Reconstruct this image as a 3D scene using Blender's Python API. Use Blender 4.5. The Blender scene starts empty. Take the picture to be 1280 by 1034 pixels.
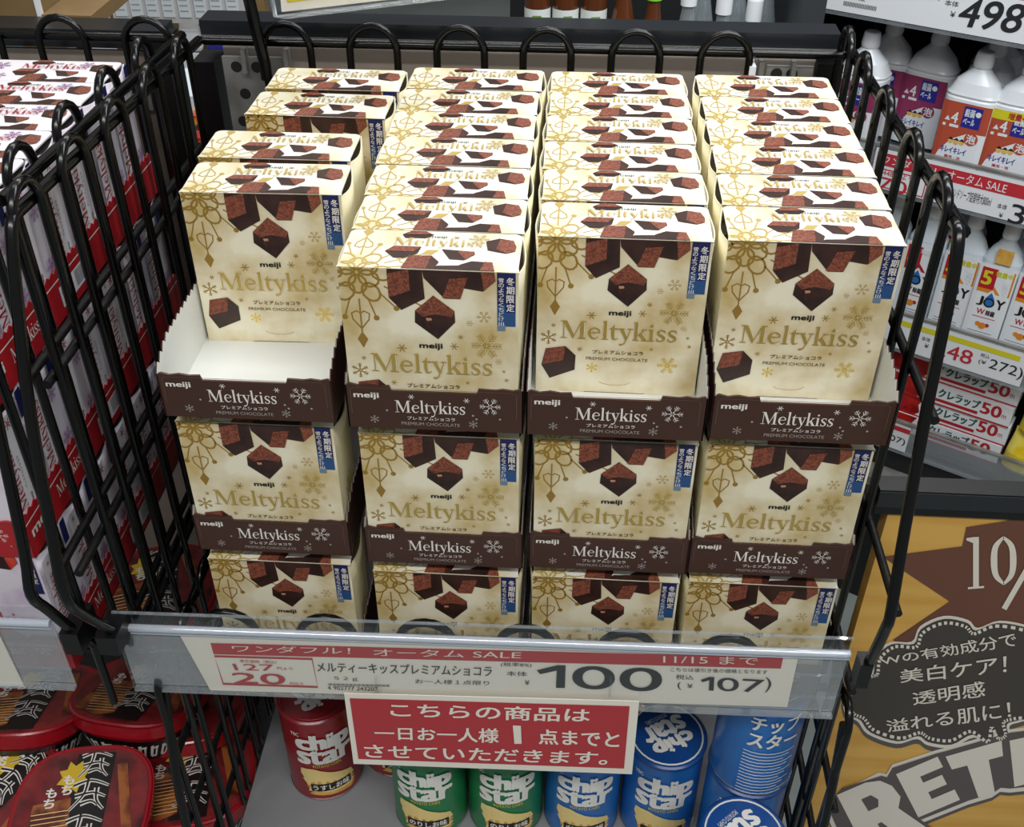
import bpy, math, random
from mathutils import Matrix, Vector
import numpy as np
rnd = random.Random(7)
K = 0.1                      # authored in decimetres, scaled to metres at the end
S = bpy.context.scene
COL = S.collection
# ------------------------------------------------------------------ camera
CAM = np.array([2.37043, -4.99468, 2.88832])
RT = np.array([0.99790998, 0.06459687, 0.00170883])
UP = np.array([-0.04055122, 0.60541897, 0.79487324])
FW = np.array([-0.05031177, 0.79328123, -0.60677311])
FPX = 1348.324
cd = bpy.data.cameras.new('camera'); cam = bpy.data.objects.new('camera', cd); COL.objects.link(cam)
cd.sensor_width = 36; cd.lens = FPX / 1280 * 36; cd.clip_start = .01; cd.clip_end = 100
cam.matrix_world = Matrix(((RT[0], UP[0], -FW[0], CAM[0] * K), (RT[1], UP[1], -FW[1], CAM[1] * K), (RT[2], UP[2], -FW[2], CAM[2] * K), (0, 0, 0, 1)))
S.camera = cam
# ------------------------------------------------------------------ light
S.view_settings.view_transform = 'Standard'; S.view_settings.look = 'None'
S.view_settings.gamma = 1; S.view_settings.use_curve_mapping = False
S.view_settings.exposure = 0.0
w = bpy.data.worlds.new('store_air'); S.world = w; w.use_nodes = True
w.node_tree.nodes['Background'].inputs[0].default_value = (.93, .96, 1, 1)
w.node_tree.nodes['Background'].inputs[1].default_value = 0.25
def lamp(x, y, z, sx, sy, power, col=(1, .985, .96), name='ceiling_tube_light', tgt=None):
    d = bpy.data.lights.new(name, 'AREA'); d.shape = 'RECTANGLE'; d.size = sx * K; d.size_y = sy * K
    d.energy = power; d.color = col
    o = bpy.data.objects.new(name, d); COL.objects.link(o); o.location = (x, y, z)
    if tgt:
        o.rotation_euler = (Vector(tgt) - Vector((x, y, z))).to_track_quat('-Z', 'Y').to_euler()
    return o
lamp(2, 5.0, 17, 22, 1.6, 8.5)
lamp(4, -11, 14, 24, 1.6, 37)
lamp(2, 17, 17, 26, 1.6, 26)
# ------------------------------------------------------------------ materials
def lin(h):
    if isinstance(h, str):
        c = [int(h[i:i + 2], 16) / 255 for i in (0, 2, 4)]
        return tuple(x / 12.92 if x <= .04045 else ((x + .055) / 1.055) ** 2.4 for x in c)
    return tuple(h)
MATS = {}
def mat(name, col, rough=.5, metal=0., spec=.5, col2=None, scale=6., lo=.4, hi=.62, detail=3, bump=0, emit=0, alpha=None, stretch=None):
    m = bpy.data.materials.new(name); m.use_nodes = True; nt = m.node_tree; b = nt.nodes['Principled BSDF']
    c = lin(col)
    b.inputs['Base Color'].default_value = (*c, 1); b.inputs['Roughness'].default_value = rough
    b.inputs['Metallic'].default_value = metal; b.inputs['Specular IOR Level'].default_value = spec
    if col2 is not None or bump:
        tc = nt.nodes.new('ShaderNodeTexCoord'); n = nt.nodes.new('ShaderNodeTexNoise'); n.inputs['Scale'].default_value = scale * 10
        n.inputs['Detail'].default_value = detail
        src = tc.outputs['Object']
        if stretch:
            mp = nt.nodes.new('ShaderNodeMapping'); mp.inputs['Scale'].default_value = stretch
            nt.links.new(src, mp.inputs[0]); src = mp.outputs[0]
        nt.links.new(src, n.inputs['Vector'])
        if col2 is not None:
            r = nt.nodes.new('ShaderNodeValToRGB'); r.color_ramp.elements[0].position = lo; r.color_ramp.elements[1].position = hi
            r.color_ramp.elements[0].color = (*c, 1); r.color_ramp.elements[1].color = (*lin(col2), 1)
            nt.links.new(n.outputs['Fac'], r.inputs[0]); nt.links.new(r.outputs[0], b.inputs['Base Color'])
        if bump:
            bp = nt.nodes.new('ShaderNodeBump'); bp.inputs['Strength'].default_value = bump; bp.inputs['Distance'].default_value = .001
            nt.links.new(n.outputs['Fac'], bp.inputs['Height']); nt.links.new(bp.outputs[0], b.inputs['Normal'])
    if emit:
        b.inputs['Emission Color'].default_value = (*c, 1); b.inputs['Emission Strength'].default_value = emit
    MATS[name] = m
    return name
def clear(name, col=(1, 1, 1), rough=.04, strength=.10, milky=0.0, milk=(.8, .85, .9)):
    m = bpy.data.materials.new(name); m.use_nodes = True; nt = m.node_tree; nt.nodes.clear()
    o = nt.nodes.new('ShaderNodeOutputMaterial'); t = nt.nodes.new('ShaderNodeBsdfTransparent'); g = nt.nodes.new('ShaderNodeBsdfGlossy')
    t.inputs[0].default_value = (*col, 1); g.inputs[0].default_value = (1, 1, 1, 1); g.inputs['Roughness'].default_value = rough
    fr = nt.nodes.new('ShaderNodeLayerWeight'); pw = nt.nodes.new('ShaderNodeMath'); pw.operation = 'POWER'; pw.inputs[1].default_value = 4; nt.links.new(fr.outputs['Facing'], pw.inputs[0])
    ad = nt.nodes.new('ShaderNodeMath'); ad.operation = 'ADD'; ad.inputs[1].default_value = strength; nt.links.new(pw.outputs[0], ad.inputs[0]); ad.use_clamp = True
    mx = nt.nodes.new('ShaderNodeMixShader'); nt.links.new(ad.outputs[0], mx.inputs[0]); nt.links.new(t.outputs[0], mx.inputs[1]); nt.links.new(g.outputs[0], mx.inputs[2])
    out = mx
    if milky:
        d = nt.nodes.new('ShaderNodeBsdfDiffuse'); d.inputs[0].default_value = (*milk, 1)
        m2 = nt.nodes.new('ShaderNodeMixShader'); m2.inputs[0].default_value = milky
        nt.links.new(mx.outputs[0], m2.inputs[1]); nt.links.new(d.outputs[0], m2.inputs[2]); out = m2
    nt.links.new(out.outputs[0], o.inputs[0]); MATS[name] = m
    return name
mat('cream', 'efe8cd', .36, spec=.5, col2='bb9c47', scale=1.9, lo=.41, hi=.66, detail=4)
mat('cream_top', 'eae7da', .33, spec=.5, col2='d3c07c', scale=1.8, lo=.45, hi=.68)
mat('cream_side', 'e9e1c0', .42, col2='bfa35c', scale=2.2, lo=.48, hi=.72)
mat('gold_line', 'a88438', .42, metal=.35)
mat('gold_pale', 'c2a65c', .4, metal=.2)
mat('gold_foil', 'd0b25a', .33, metal=.55)
mat('gold_bright', 'f0d050', .3, metal=.6)
mat('halo', 'f1ead0', .45)
mat('choco_dark', '3f261f', .35, col2='2a1712', scale=5)
mat('choco_top', '94513a', .6, col2='62301f', scale=85, detail=6, lo=.36, hi=.62)
mat('choco_mid', '4a2418', .5, col2='38190f', scale=12)
mat('choco_shine', 'b98a72', .3)
mat('navy', '171f55', .45)
mat('sea_blue', '285082', .45)
mat('fade_blue', '6d8296', .45)
mat('ink', '1c1712', .5)
mat('ink_brown', '5b4420', .5)
mat('white_ink', 'e9e4da', .5)
mat('tray_brown', '44291f', .38, spec=.5)
mat('tray_line', '6b5348', .4)
mat('tray_inner', 'dfe0da', .6)
mat('snow_grey', 'a59c94', .4)
mat('dark_inside', '1a1612', .8)
mat('wire', '040404', .22, spec=.42)
mat('wire_worn', '101011', .45, spec=.35, col2='050505', scale=30, bump=.2)
mat('black_metal', '0b0b0d', .35, spec=.45)
mat('dark_metal', '1f2226', .3, spec=.5)
mat('panel_grey', '8d8175', .6)
mat('steel', 'a6a6a2', .38, metal=.5, col2='8f8f8b', scale=4)
mat('card', 'ebe6d8', .5)
mat('card_red', 'b5383c', .5)
mat('sign_red', 'b4333b', .4)
mat('paper_white', 'e8ebee', .5)
mat('bay_red', 'c2303a', .5)
mat('black_ink', '26282b', .5)
mat('lilac', 'e6dfe8', .4, col2='b48cc0', scale=1.8, lo=.5, hi=.75)
mat('white_card', 'ece8ec', .42)
mat('pink_red', 'b4232c', .4)
mat('tray_red', 'b01e26', .4)
mat('red_ink', 'a3242e', .5)
mat('plum', '8a4f8a', .5)
mat('strawberry', 'b3211c', .3, col2='d84b30', scale=8)
mat('bay_void', '060606', .7); mat('board_grey', '86878a', .45)
mat('shelf_white', 'c9cac8', .5)
mat('floor_grey', '8d9693', .25, col2='7d8683', scale=.3)
clear('acrylic', (.98, .985, .99), .05, .035)
clear('acrylic_edge', (.9, .93, .95), .08, .12, .12)
clear('frosted', (.9, .92, .94), .12, .08, .28, (.62, .64, .66))
clear('bead', (.75, .8, .86), .12, .3, .45, (.72, .78, .86))
# ------------------------------------------------------------------ mesh tools
class MB:
    def __init__(s): s.v = []; s.f = []; s.m = []; s.sm = []; s.mats = []
    def mi(s, n):
        if n not in s.mats: s.mats.append(n)
        return s.mats.index(n)
    def add(s, vs, fs, m, smooth=False):
        b = len(s.v); s.v.extend([tuple(float(c) for c in p) for p in vs]); k = s.mi(m)
        for f in fs: s.f.append([b + i for i in f]); s.m.append(k); s.sm.append(smooth)
        return s
    def box(s, x0, x1, y0, y1, z0, z1, m):
        vs = [(x, y, z) for z in (z0, z1) for y in (y0, y1) for x in (x0, x1)]
        return s.add(vs, [(0, 2, 3, 1), (4, 5, 7, 6), (0, 1, 5, 4), (2, 6, 7, 3), (0, 4, 6, 2), (1, 3, 7, 5)], m)
    def tube(s, pts, r, m, n=8, closed=False):
        P = [Vector(p) for p in pts]; vs = []; N = len(P); prev = None
        for i, p in enumerate(P):
            a = P[i - 1] if i else p; b = P[i + 1] if i < N - 1 else p
            t = (b - a).normalized()
            if prev is None:
                ref = Vector((0, 0, 1)) if abs(t.z) < .9 else Vector((1, 0, 0)); u = t.cross(ref).normalized()
            else:
                u = (prev - t * prev.dot(t)).normalized()
            prev = u; v = t.cross(u)
            for k in range(n):
                an = 2 * math.pi * k / n; vs.append(p + (u * math.cos(an) + v * math.sin(an)) * r)
        fs = [(i * n + k, i * n + (k + 1) % n, (i + 1) * n + (k + 1) % n, (i + 1) * n + k) for i in range(N - 1) for k in range(n)]
        s.add(vs, fs, m, True)
        return s.add([vs[k] for k in range(n)][::-1] + [vs[(N - 1) * n + k] for k in range(n)], [tuple(range(n)), tuple(range(n, 2 * n))], m)
    def loft(s, secs, m, n=28, cx=0, cy=0, cap=True, mats=None):
        """secs: (z, rx, ry, exponent)"""
        rings = []
        for z, rx, ry, e in secs:
            r = []
            for k in range(n):
                a = 2 * math.pi * k / n; c, q = math.cos(a), math.sin(a)
                r.append((cx + rx * math.copysign(abs(c) ** (2 / e), c), cy + ry * math.copysign(abs(q) ** (2 / e), q), z))
            rings.append(r)
        for i in range(len(rings) - 1):
            s.add(rings[i] + rings[i + 1], [(k, (k + 1) % n, n + (k + 1) % n, n + k) for k in range(n)], mats[i] if mats else m, True)
        if cap:
            s.add(rings[0][::-1], [tuple(range(n))], m); s.add(rings[-1], [tuple(range(n))], mats[-1] if mats else m)
        return s
    def plate(s, pts, nrm, th, m, m_side=None):
        """extrude a planar outline (3d points) back by th against nrm"""
        n = len(pts); nv = Vector(nrm) * th
        b = [tuple(Vector(p) - nv) for p in pts]
        s.add(pts, [tuple(range(n))], m); s.add(b[::-1], [tuple(range(n))], m_side or m)
        return s.add(list(pts) + b, [(i, n + i, n + (i + 1) % n, (i + 1) % n) for i in range(n)], m_side or m)
    def data(s, name):
        me = bpy.data.meshes.new(name); me.from_pydata(s.v, [], s.f)
        for n in s.mats: me.materials.append(MATS[n])
        me.polygons.foreach_set('material_index', s.m); me.polygons.foreach_set('use_smooth', s.sm); me.update()
        return me
    def obj(s, name, parent=None, **kw): return put(name, s.data(name), parent, **kw)
def put(name, me, parent=None, loc=None, rz=0, **props):
    o = bpy.data.objects.new(name, me); COL.objects.link(o); o.parent = parent
    if loc is not None: o.location = loc
    if rz: o.rotation_euler.z = rz
    for k, v in props.items(): o[k] = v
    return o
def thing(name, label, cat, loc=(0, 0, 0), rz=0, group=None):
    o = bpy.data.objects.new(name, None); COL.objects.link(o); o.location = loc; o.rotation_euler.z = rz
    o.empty_display_size = .01; o['label'] = label; o['category'] = cat
    if group: o['group'] = group
    return o
# text --------------------------------------------------------------
TXT = {}
def glyphs(s, bold=0.0, res=3):
    k = (s, bold, res)
    if k not in TXT:
        c = bpy.data.curves.new('t', 'FONT'); c.body = s; c.resolution_u = res; c.offset = bold; c.space_character = 1 + bold
        o = bpy.data.objects.new('t', c); COL.objects.link(o)
        dg = bpy.context.evaluated_depsgraph_get(); dg.update()
        e = o.evaluated_get(dg); me = e.to_mesh()
        vs = np.array([v.co[:2] for v in me.vertices]) if len(me.vertices) else np.zeros((0, 2)); fs = [tuple(p.vertices) for p in me.polygons]
        e.to_mesh_clear(); bpy.data.objects.remove(o); bpy.data.curves.remove(c)
        if len(vs):
            lo, hi = vs.min(0), vs.max(0); vs = (vs - lo) / np.maximum(hi - lo, 1e-6)
        TXT[k] = (vs, fs)
    return TXT[k]
def smooth(pts, n=5):
    P = np.array(pts, float); out = []
    for i in range(len(P) - 1):
        a = P[max(i - 1, 0)]; b = P[i]; c = P[i + 1]; d = P[min(i + 2, len(P) - 1)]
        for t in np.linspace(0, 1, n, endpoint=False):
            out.append(.5 * ((2 * b) + (c - a) * t + (2 * a - 5 * b + 4 * c - d) * t * t + (3 * b - a - 3 * c + d) * t ** 3))
    out.append(P[-1]); return np.array(out)
def strip(pts, wd):
    P = np.array(pts, float); wd = np.broadcast_to(np.array(wd, float), (len(P),)); L = []; R_ = []
    for i in range(len(P)):
        t = P[min(i + 1, len(P) - 1)] - P[max(i - 1, 0)]; t /= max(np.linalg.norm(t), 1e-9); n = np.array([-t[1], t[0]]) * wd[i] / 2
        L.append(P[i] + n); R_.append(P[i] - n)
    return [[L[i], L[i + 1], R_[i + 1], R_[i]] for i in range(len(P) - 1)]
def sstroke(pts):            # pts: (x, y, width)
    A = smooth(pts, 6); return strip(A[:, :2], A[:, 2])
def rect(x0, y0, x1, y1): return [(x0, y0), (x1, y0), (x1, y1), (x0, y1)]
def serif(ch):
    """hand drawn roman letters: (polygons, advance); cap height .7, x height .47"""
    T = .028
    if ch == 'M': return [rect(.12, 0, .155, .7), [(.10, .7), (.24, .7), (.49, .12), (.43, 0)], [(.43, 0), (.46, 0), (.74, .7), (.69, .7)], rect(.68, 0, .79, .7), rect(.03, 0, .25, T), rect(.60, 0, .87, T), rect(.03, .67, .2, .7), rect(.7, .67, .87, .7)], .90
    if ch == 'e': return sstroke([(.07, .255, .03), (.40, .275, .03)]) + sstroke([(.395, .265, .06), (.38, .37, .06), (.25, .455, .035), (.12, .38, .075), (.075, .24, .10), (.13, .08, .08), (.25, .02, .045), (.40, .11, .02)]), .45
    if ch == 'l': return [rect(.08, 0, .18, .74), rect(.02, 0, .24, T), [(.02, .72), (.08, .70), (.18, .76), (.08, .74)]], .25
    if ch == 't': return [[(.03, .43), (.30, .43), (.30, .47), (.03, .47)], [(.08, .45), (.18, .45), (.18, .62)]] + sstroke([(.13, .5, .10), (.13, .2, .10), (.15, .05, .08), (.22, .02, .045), (.31, .08, .02)]), .31
    if ch == 'y': return [[(.04, .45), (.16, .45), (.31, .04), (.25, -.04)], rect(0, .442, .21, .47), rect(.29, .442, .47, .47)] + sstroke([(.40, .46, .035), (.27, .03, .035), (.2, -.14, .045), (.10, -.19, .07), (.05, -.16, .05)]), .45
    if ch == 'k': return [rect(.07, 0, .17, .74), rect(.01, 0, .23, T), [(.01, .72), (.07, .70), (.17, .76), (.07, .74)], [(.16, .2), (.19, .18), (.42, .45), (.36, .45)], [(.2, .25), (.28, .33), (.5, 0), (.36, 0)], rect(.29, .442, .47, .47), rect(.30, 0, .52, T)], .50
    if ch == 'i': return [rect(.07, 0, .17, .47), rect(.01, 0, .23, T), rect(.02, .442, .1, .47), [(.12 + .055 * math.cos(a), .62 + .055 * math.sin(a)) for a in np.linspace(0, 2 * math.pi, 10, endpoint=False)]], .25
    if ch == 's': return sstroke([(.31, .37, .03), (.25, .44, .035), (.15, .445, .05), (.08, .36, .075), (.13, .27, .09), (.24, .2, .095), (.29, .11, .075), (.22, .03, .05), (.12, .02, .035), (.05, .12, .03)]) + [rect(.29, .34, .315, .47), rect(.045, 0, .07, .14)], .36
    if ch == '1': return [rect(.16, 0, .27, .7), rect(.06, 0, .37, T), [(.03, .66), (.16, .62), (.27, .7), (.16, .7), (.03, .69)]], .40
    if ch == '0': return sstroke([(.24, .68, .035), (.11, .55, .09), (.08, .35, .11), (.11, .15, .09), (.24, .02, .035)]) + sstroke([(.24, .68, .035), (.37, .55, .09), (.40, .35, .11), (.37, .15, .09), (.24, .02, .035)]), .50
    if ch == '/': return [[(.0, -.12), (.06, -.12), (.40, .8), (.34, .8)]], .42
def ser_word(s):
    x = 0; out = []
    for ch in s:
        P, a = serif(ch); out += [[(p[0] + x, p[1]) for p in q] for q in P]; x += a
    return out, x
def clip_poly(P, axis, lim, keep_gt):
    out = []; n = len(P)
    ins = lambda p: (p[axis] >= lim) == keep_gt or p[axis] == lim
    for i in range(n):
        a, b = P[i], P[(i + 1) % n]
        if ins(a): out.append(a)
        if ins(a) != ins(b):
            t = (lim - a[axis]) / (b[axis] - a[axis]); out.append((a[0] + (b[0] - a[0]) * t, a[1] + (b[1] - a[1]) * t))
    return out
class Art:
    """flat print: polygons in (u, v) with v pointing down; fn maps (u, v, layer) to space"""
    def __init__(s, mb, fn, clip=None): s.mb = mb; s.fn = fn; s.c = clip; s.k = 0
    def poly(s, P, m, layer=1):
        P = [tuple(p) for p in P]
        if s.c:
            u0, v0, u1, v1 = s.c
            for ax, lim, gt in ((0, u0, True), (0, u1, False), (1, v0, True), (1, v1, False)):
                P = clip_poly(P, ax, lim, gt)
                if len(P) < 3: return
        s.k = (s.k + 1) % 8
        vs = [s.fn(p[0], p[1], layer + s.k * .06) for p in P]
        a = 0
        for i in range(len(P)): x0, y0 = P[i]; x1, y1 = P[(i + 1) % len(P)]; a += x0 * y1 - x1 * y0
        f = tuple(range(len(P)))
        s.mb.add(vs, [f if a < 0 else f[::-1]], m)
    def polys(s, L, m, layer=1):
        for P in L: s.poly(P, m, layer)
    def r(s, u0, v0, u1, v1, m, layer=1): s.poly([(u0, v0), (u1, v0), (u1, v1), (u0, v1)], m, layer)
    def line(s, pts, wd, m, layer=1, closed=False):
        pts = list(pts)
        if closed: pts = pts + [pts[0], pts[1]]
        s.polys(strip(pts, wd), m, layer)
    def frame(s, u0, v0, u1, v1, t, m, layer=1):
        s.r(u0, v0, u1, v0 + t, m, layer); s.r(u0, v1 - t, u1, v1, m, layer); s.r(u0, v0, u0 + t, v1, m, layer); s.r(u1 - t, v0, u1, v1, m, layer)
    def disc(s, cu, cv, r, m, layer=1, n=12, ry=None):
        ry = ry or r; s.poly([(cu + r * math.cos(a), cv + ry * math.sin(a)) for a in np.linspace(0, 2 * math.pi, n, endpoint=False)], m, layer)
    def txt(s, t, q, m, layer=2, bold=0., res=3):
        """q: (u0,v0,u1,v1) or four corners TL,TR,BR,BL"""
        if len(q) == 4 and not hasattr(q[0], '__len__'): u0, v0, u1, v1 = q; q = [(u0, v0), (u1, v0), (u1, v1), (u0, v1)]
        vs, fs = glyphs(t, 0., res)
        if not len(vs): return
        A, B, C_, D = [np.array(p, float) for p in q]; e = np.linalg.norm(A - D) * bold; n = len(t)
        for k, (dx, dy) in enumerate(((0, 0), (e, e * .5), (-e, -e * .5), (e, -e * .5), (-e, e * .5)) if bold >= .01 else ((0, 0),)):
            out = []
            for x, y in vs:
                p = (A * (1 - x) + B * x) * y + (D * (1 - x) + C_ * x) * (1 - y); out.append(s.fn(p[0] + dx, p[1] + dy, layer + k * .07))
            s.mb.add(out, fs, m)
    def vtxt(s, t, u, v0, v1, sz, m, layer=2, bold=0.02, du=0):
        n = len(t); st = (v1 - v0) / n
        for i, ch in enumerate(t):
            cu = u + du * i; h = st * .86
            if ch in 'ーー': s.r(cu - sz * .06, v0 + i * st, cu + sz * .06, v0 + i * st + h, m, layer); continue
            s.txt(ch, (cu - sz / 2, v0 + i * st, cu + sz / 2, v0 + i * st + h), m, layer, bold)
    def ser(s, t, q, m, layer=2):
        if len(q) == 4 and not hasattr(q[0], '__len__'): u0, v0, u1, v1 = q; q = [(u0, v0), (u1, v0), (u1, v1), (u0, v1)]
        P, W = ser_word(t); A, B, C_, D = [np.array(p, float) for p in q]
        for i, poly in enumerate(P):      # q spans baseline..cap height
            o = []
            for x, y in poly:
                x /= W; y /= .7; o.append(tuple((A * (1 - x) + B * x) * y + (D * (1 - x) + C_ * x) * (1 - y)))
            s.poly(o, m, layer)
    def flake(s, cu, cv, r, m, layer=1, kind=0, wd=.09):
        for k in range(6):
            a = math.pi / 3 * k + math.pi / 6 * (kind % 2); c, q = math.cos(a), math.sin(a)
            P = lambda d, e: (cu + r * (d * c - e * q), cv + r * (d * q + e * c))
            s.poly([P(.08, -wd / 2), P(1, -wd / 2), P(1, wd / 2), P(.08, wd / 2)], m, layer)
            if kind >= 2:
                for d in (.45, .7) if kind < 4 else (.35, .55, .75):
                    for sg in (-1, 1):
                        L = .3 * (1.1 - d * .5); s.poly([P(d, 0), P(d + L, sg * L), P(d + L + .05, sg * L - sg * .02), P(d + .07, 0)], m, layer)
                s.poly([P(.12, 0), P(.22, .07), P(.32, 0), P(.22, -.07)], m, layer)
            if kind >= 4:
                c, q = math.cos(a + math.pi / 6), math.sin(a + math.pi / 6)
                s.poly([P(.08, -wd / 2), P(.5, -wd / 2), P(.5, wd / 2), P(.08, wd / 2)], m, layer)

def xf(o): return o
def at(px, py, ax, val):
    d = FW + RT * (px - 640) / FPX - UP * (py - 517) / FPX
    k = 'xyz'.index(ax); t = (val - CAM[k]) / d[k]; return CAM + t * d
LS = .0016
# ================================================================== structure: floor
MB().box(-60, 70, -15, 120, -10.3, -10, 'floor_grey').obj('floor', kind='structure')
# ================================================================== chocolate boxes
BW, BD, BH = 1.0, .428, 1.07
def arc(cx, cy, r, a0, a1, n=8): return [(cx + r * math.cos(math.radians(a)), cy + r * math.sin(math.radians(a))) for a in np.linspace(a0, a1, n)]
def lace(art, m, layer=1, cu=.115, cv=.03):
    for k in range(6):
        a = math.pi / 3 * k + math.pi / 6
        for off, r0, r1, wv in ((0, .015, .13, .05), (math.pi / 6, .08, .20, .046)):
            aa = a + off; c, q = math.cos(aa), math.sin(aa); pts = []
            for t in np.linspace(0, 2 * math.pi, 13):
                d = (r0 + r1) / 2 - (r1 - r0) / 2 * math.cos(t); e = wv * math.sin(t); pts.append((cu + d * c - e * q, cv + d * q + e * c))
            art.line(pts, .012, m, layer)
        for aa, r1 in ((a - .3, .30), (a, .42), (a + .3, .30)):
            c, q = math.cos(aa), math.sin(aa)
            art.line([(cu + .165 * c, cv + .165 * q), (cu + r1 * c, cv + r1 * q)], .008, m, layer)
            if aa != a: art.disc(cu + r1 * c, cv + r1 * q, .017, m, layer, 8)
        c, q = math.cos(a), math.sin(a)
        P = lambda d, e: (cu + d * c - e * q, cv + d * q + e * c)
        art.line([P(.36, 0), P(.30, .045), P(.26, .05), P(.245, .02), P(.26, 0), P(.245, -.02), P(.26, -.05), P(.30, -.045), P(.36, 0)], .008, m, layer)
        art.poly([P(.38, 0), P(.43, .03), P(.49, 0), P(.43, -.03)], m, layer)
def choc_front(a, dark, top, lines):
    a.polys([[(.279, .0), (.47, .0), (.478, .18), (.345, .258), (.28, .181)], [(.47, .0), (.714, .0), (.715, .042), (.672, .175), (.586, .175), (.478, .05)], [(.636, .0), (.859, .0), (.866, .055), (.797, .122), (.694, .106)],
             [(.525, .158), (.638, .252), (.641, .325), (.541, .441), (.416, .335), (.42, .261)]], dark, 2)
    a.polys([[(.279, .03), (.398, .0), (.399, .131), (.282, .181)], [(.617, .049), (.715, .039), (.674, .172), (.574, .169)], [(.787, .0), (.859, .0), (.866, .049), (.803, .118)],
             [(.525, .158), (.638, .252), (.624, .293), (.53, .276), (.462, .296), (.42, .258)]], top, 3)
    a.poly([(.50, .30), (.58, .29), (.60, .34), (.56, .385), (.50, .375)], 'choco_dark', 3)
    a.poly([(.478, .301), (.52, .299), (.522, .33), (.494, .338), (.508, .378), (.484, .366)], 'choco_mid', 4)
    a.poly([(.478, .301), (.51, .300), (.512, .315), (.485, .32)], 'choco_shine', 5)
def choc_top(a, dark, top):
    a.polys([[(.311, .38), (.354, .42), (.438, .425), (.49, .384), (.448, .343), (.331, .34)], [(.242, .182), (.285, .243), (.436, .24), (.424, .165), (.355, .112), (.298, .113)],
             [(.551, .223), (.734, .206), (.739, .174), (.685, .11), (.605, .116)], [(.787, .327), (.859, .366), (.939, .346), (.96, .276), (.956, .226), (.906, .198), (.804, .228)],
             [(.500, .0), (.552, .041), (.66, .05), (.65, .0)], [(.62, .0), (.671, .061), (.729, .101), (.842, .092), (.86, .0)]], dark, 2)
    a.polys([[(.331, .375), (.354, .42), (.438, .425), (.47, .384)], [(.242, .182), (.285, .243), (.436, .24), (.40, .185)], [(.640, .205), (.734, .206), (.739, .174), (.69, .112)], [(.864, .351), (.939, .346), (.96, .276), (.956, .226), (.906, .198), (.851, .244)],
             [(.355, .003), (.383, .138), (.503, .146), (.53, .0)], [(.78, .0), (.80, .097), (.842, .092), (.86, .0)]], top, 3)
    a.poly([(.503, .146), (.553, .077), (.53, .0), (.49, .0)], 'choco_mid', 3)
def make_side(m, art=None):
    mb = MB(); ny, nz = 8, 6; vs = []
    for j in range(nz + 1):
        for i in range(ny + 1):
            y = BD * i / ny; z = (BH - .012) * j / nz; b = .028 * math.sin(math.pi * i / ny) ** 1.2 * (j / nz) ** 2.2
            zz = z - (.03 * math.sin(math.pi * i / ny) if j == nz else 0)
            vs.append((b, y, zz))
    fs = [(j * (ny + 1) + i, j * (ny + 1) + i + 1, (j + 1) * (ny + 1) + i + 1, (j + 1) * (ny + 1) + i) for j in range(nz) for i in range(ny)]
    th = .008; n = len(vs)
    mb.add(vs + [(x - th, y, z) for x, y, z in vs], fs + [tuple(n + k for k in f[::-1]) for f in fs] +
           [(nz * (ny + 1) + i, nz * (ny + 1) + i + 1, n + nz * (ny + 1) + i + 1, n + nz * (ny + 1) + i) for i in range(ny)], m, True)
    if art: art(mb)
    return mb
def mirror(mb):
    o = MB(); o.mats = list(mb.mats); o.v = [(-x, y, z) for x, y, z in mb.v]; o.f = [f[::-1] for f in mb.f]; o.m = list(mb.m); o.sm = list(mb.sm); return o
def rounded_lid(mb, m):
    r = .045; x = BW / 2 - .012; pts = []
    pts = [(-x - .006, 0), (x + .006, 0), (x - .002, .05)] + arc(x - r, BD - r, r, 0, 90, 5) + arc(-x + r, BD - r, r, 90, 180, 5) + [(-x + .002, .05)]
    mb.plate([(p[0], p[1], BH) for p in pts], (0, 0, 1), .01, m)
KIND = {}
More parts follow.
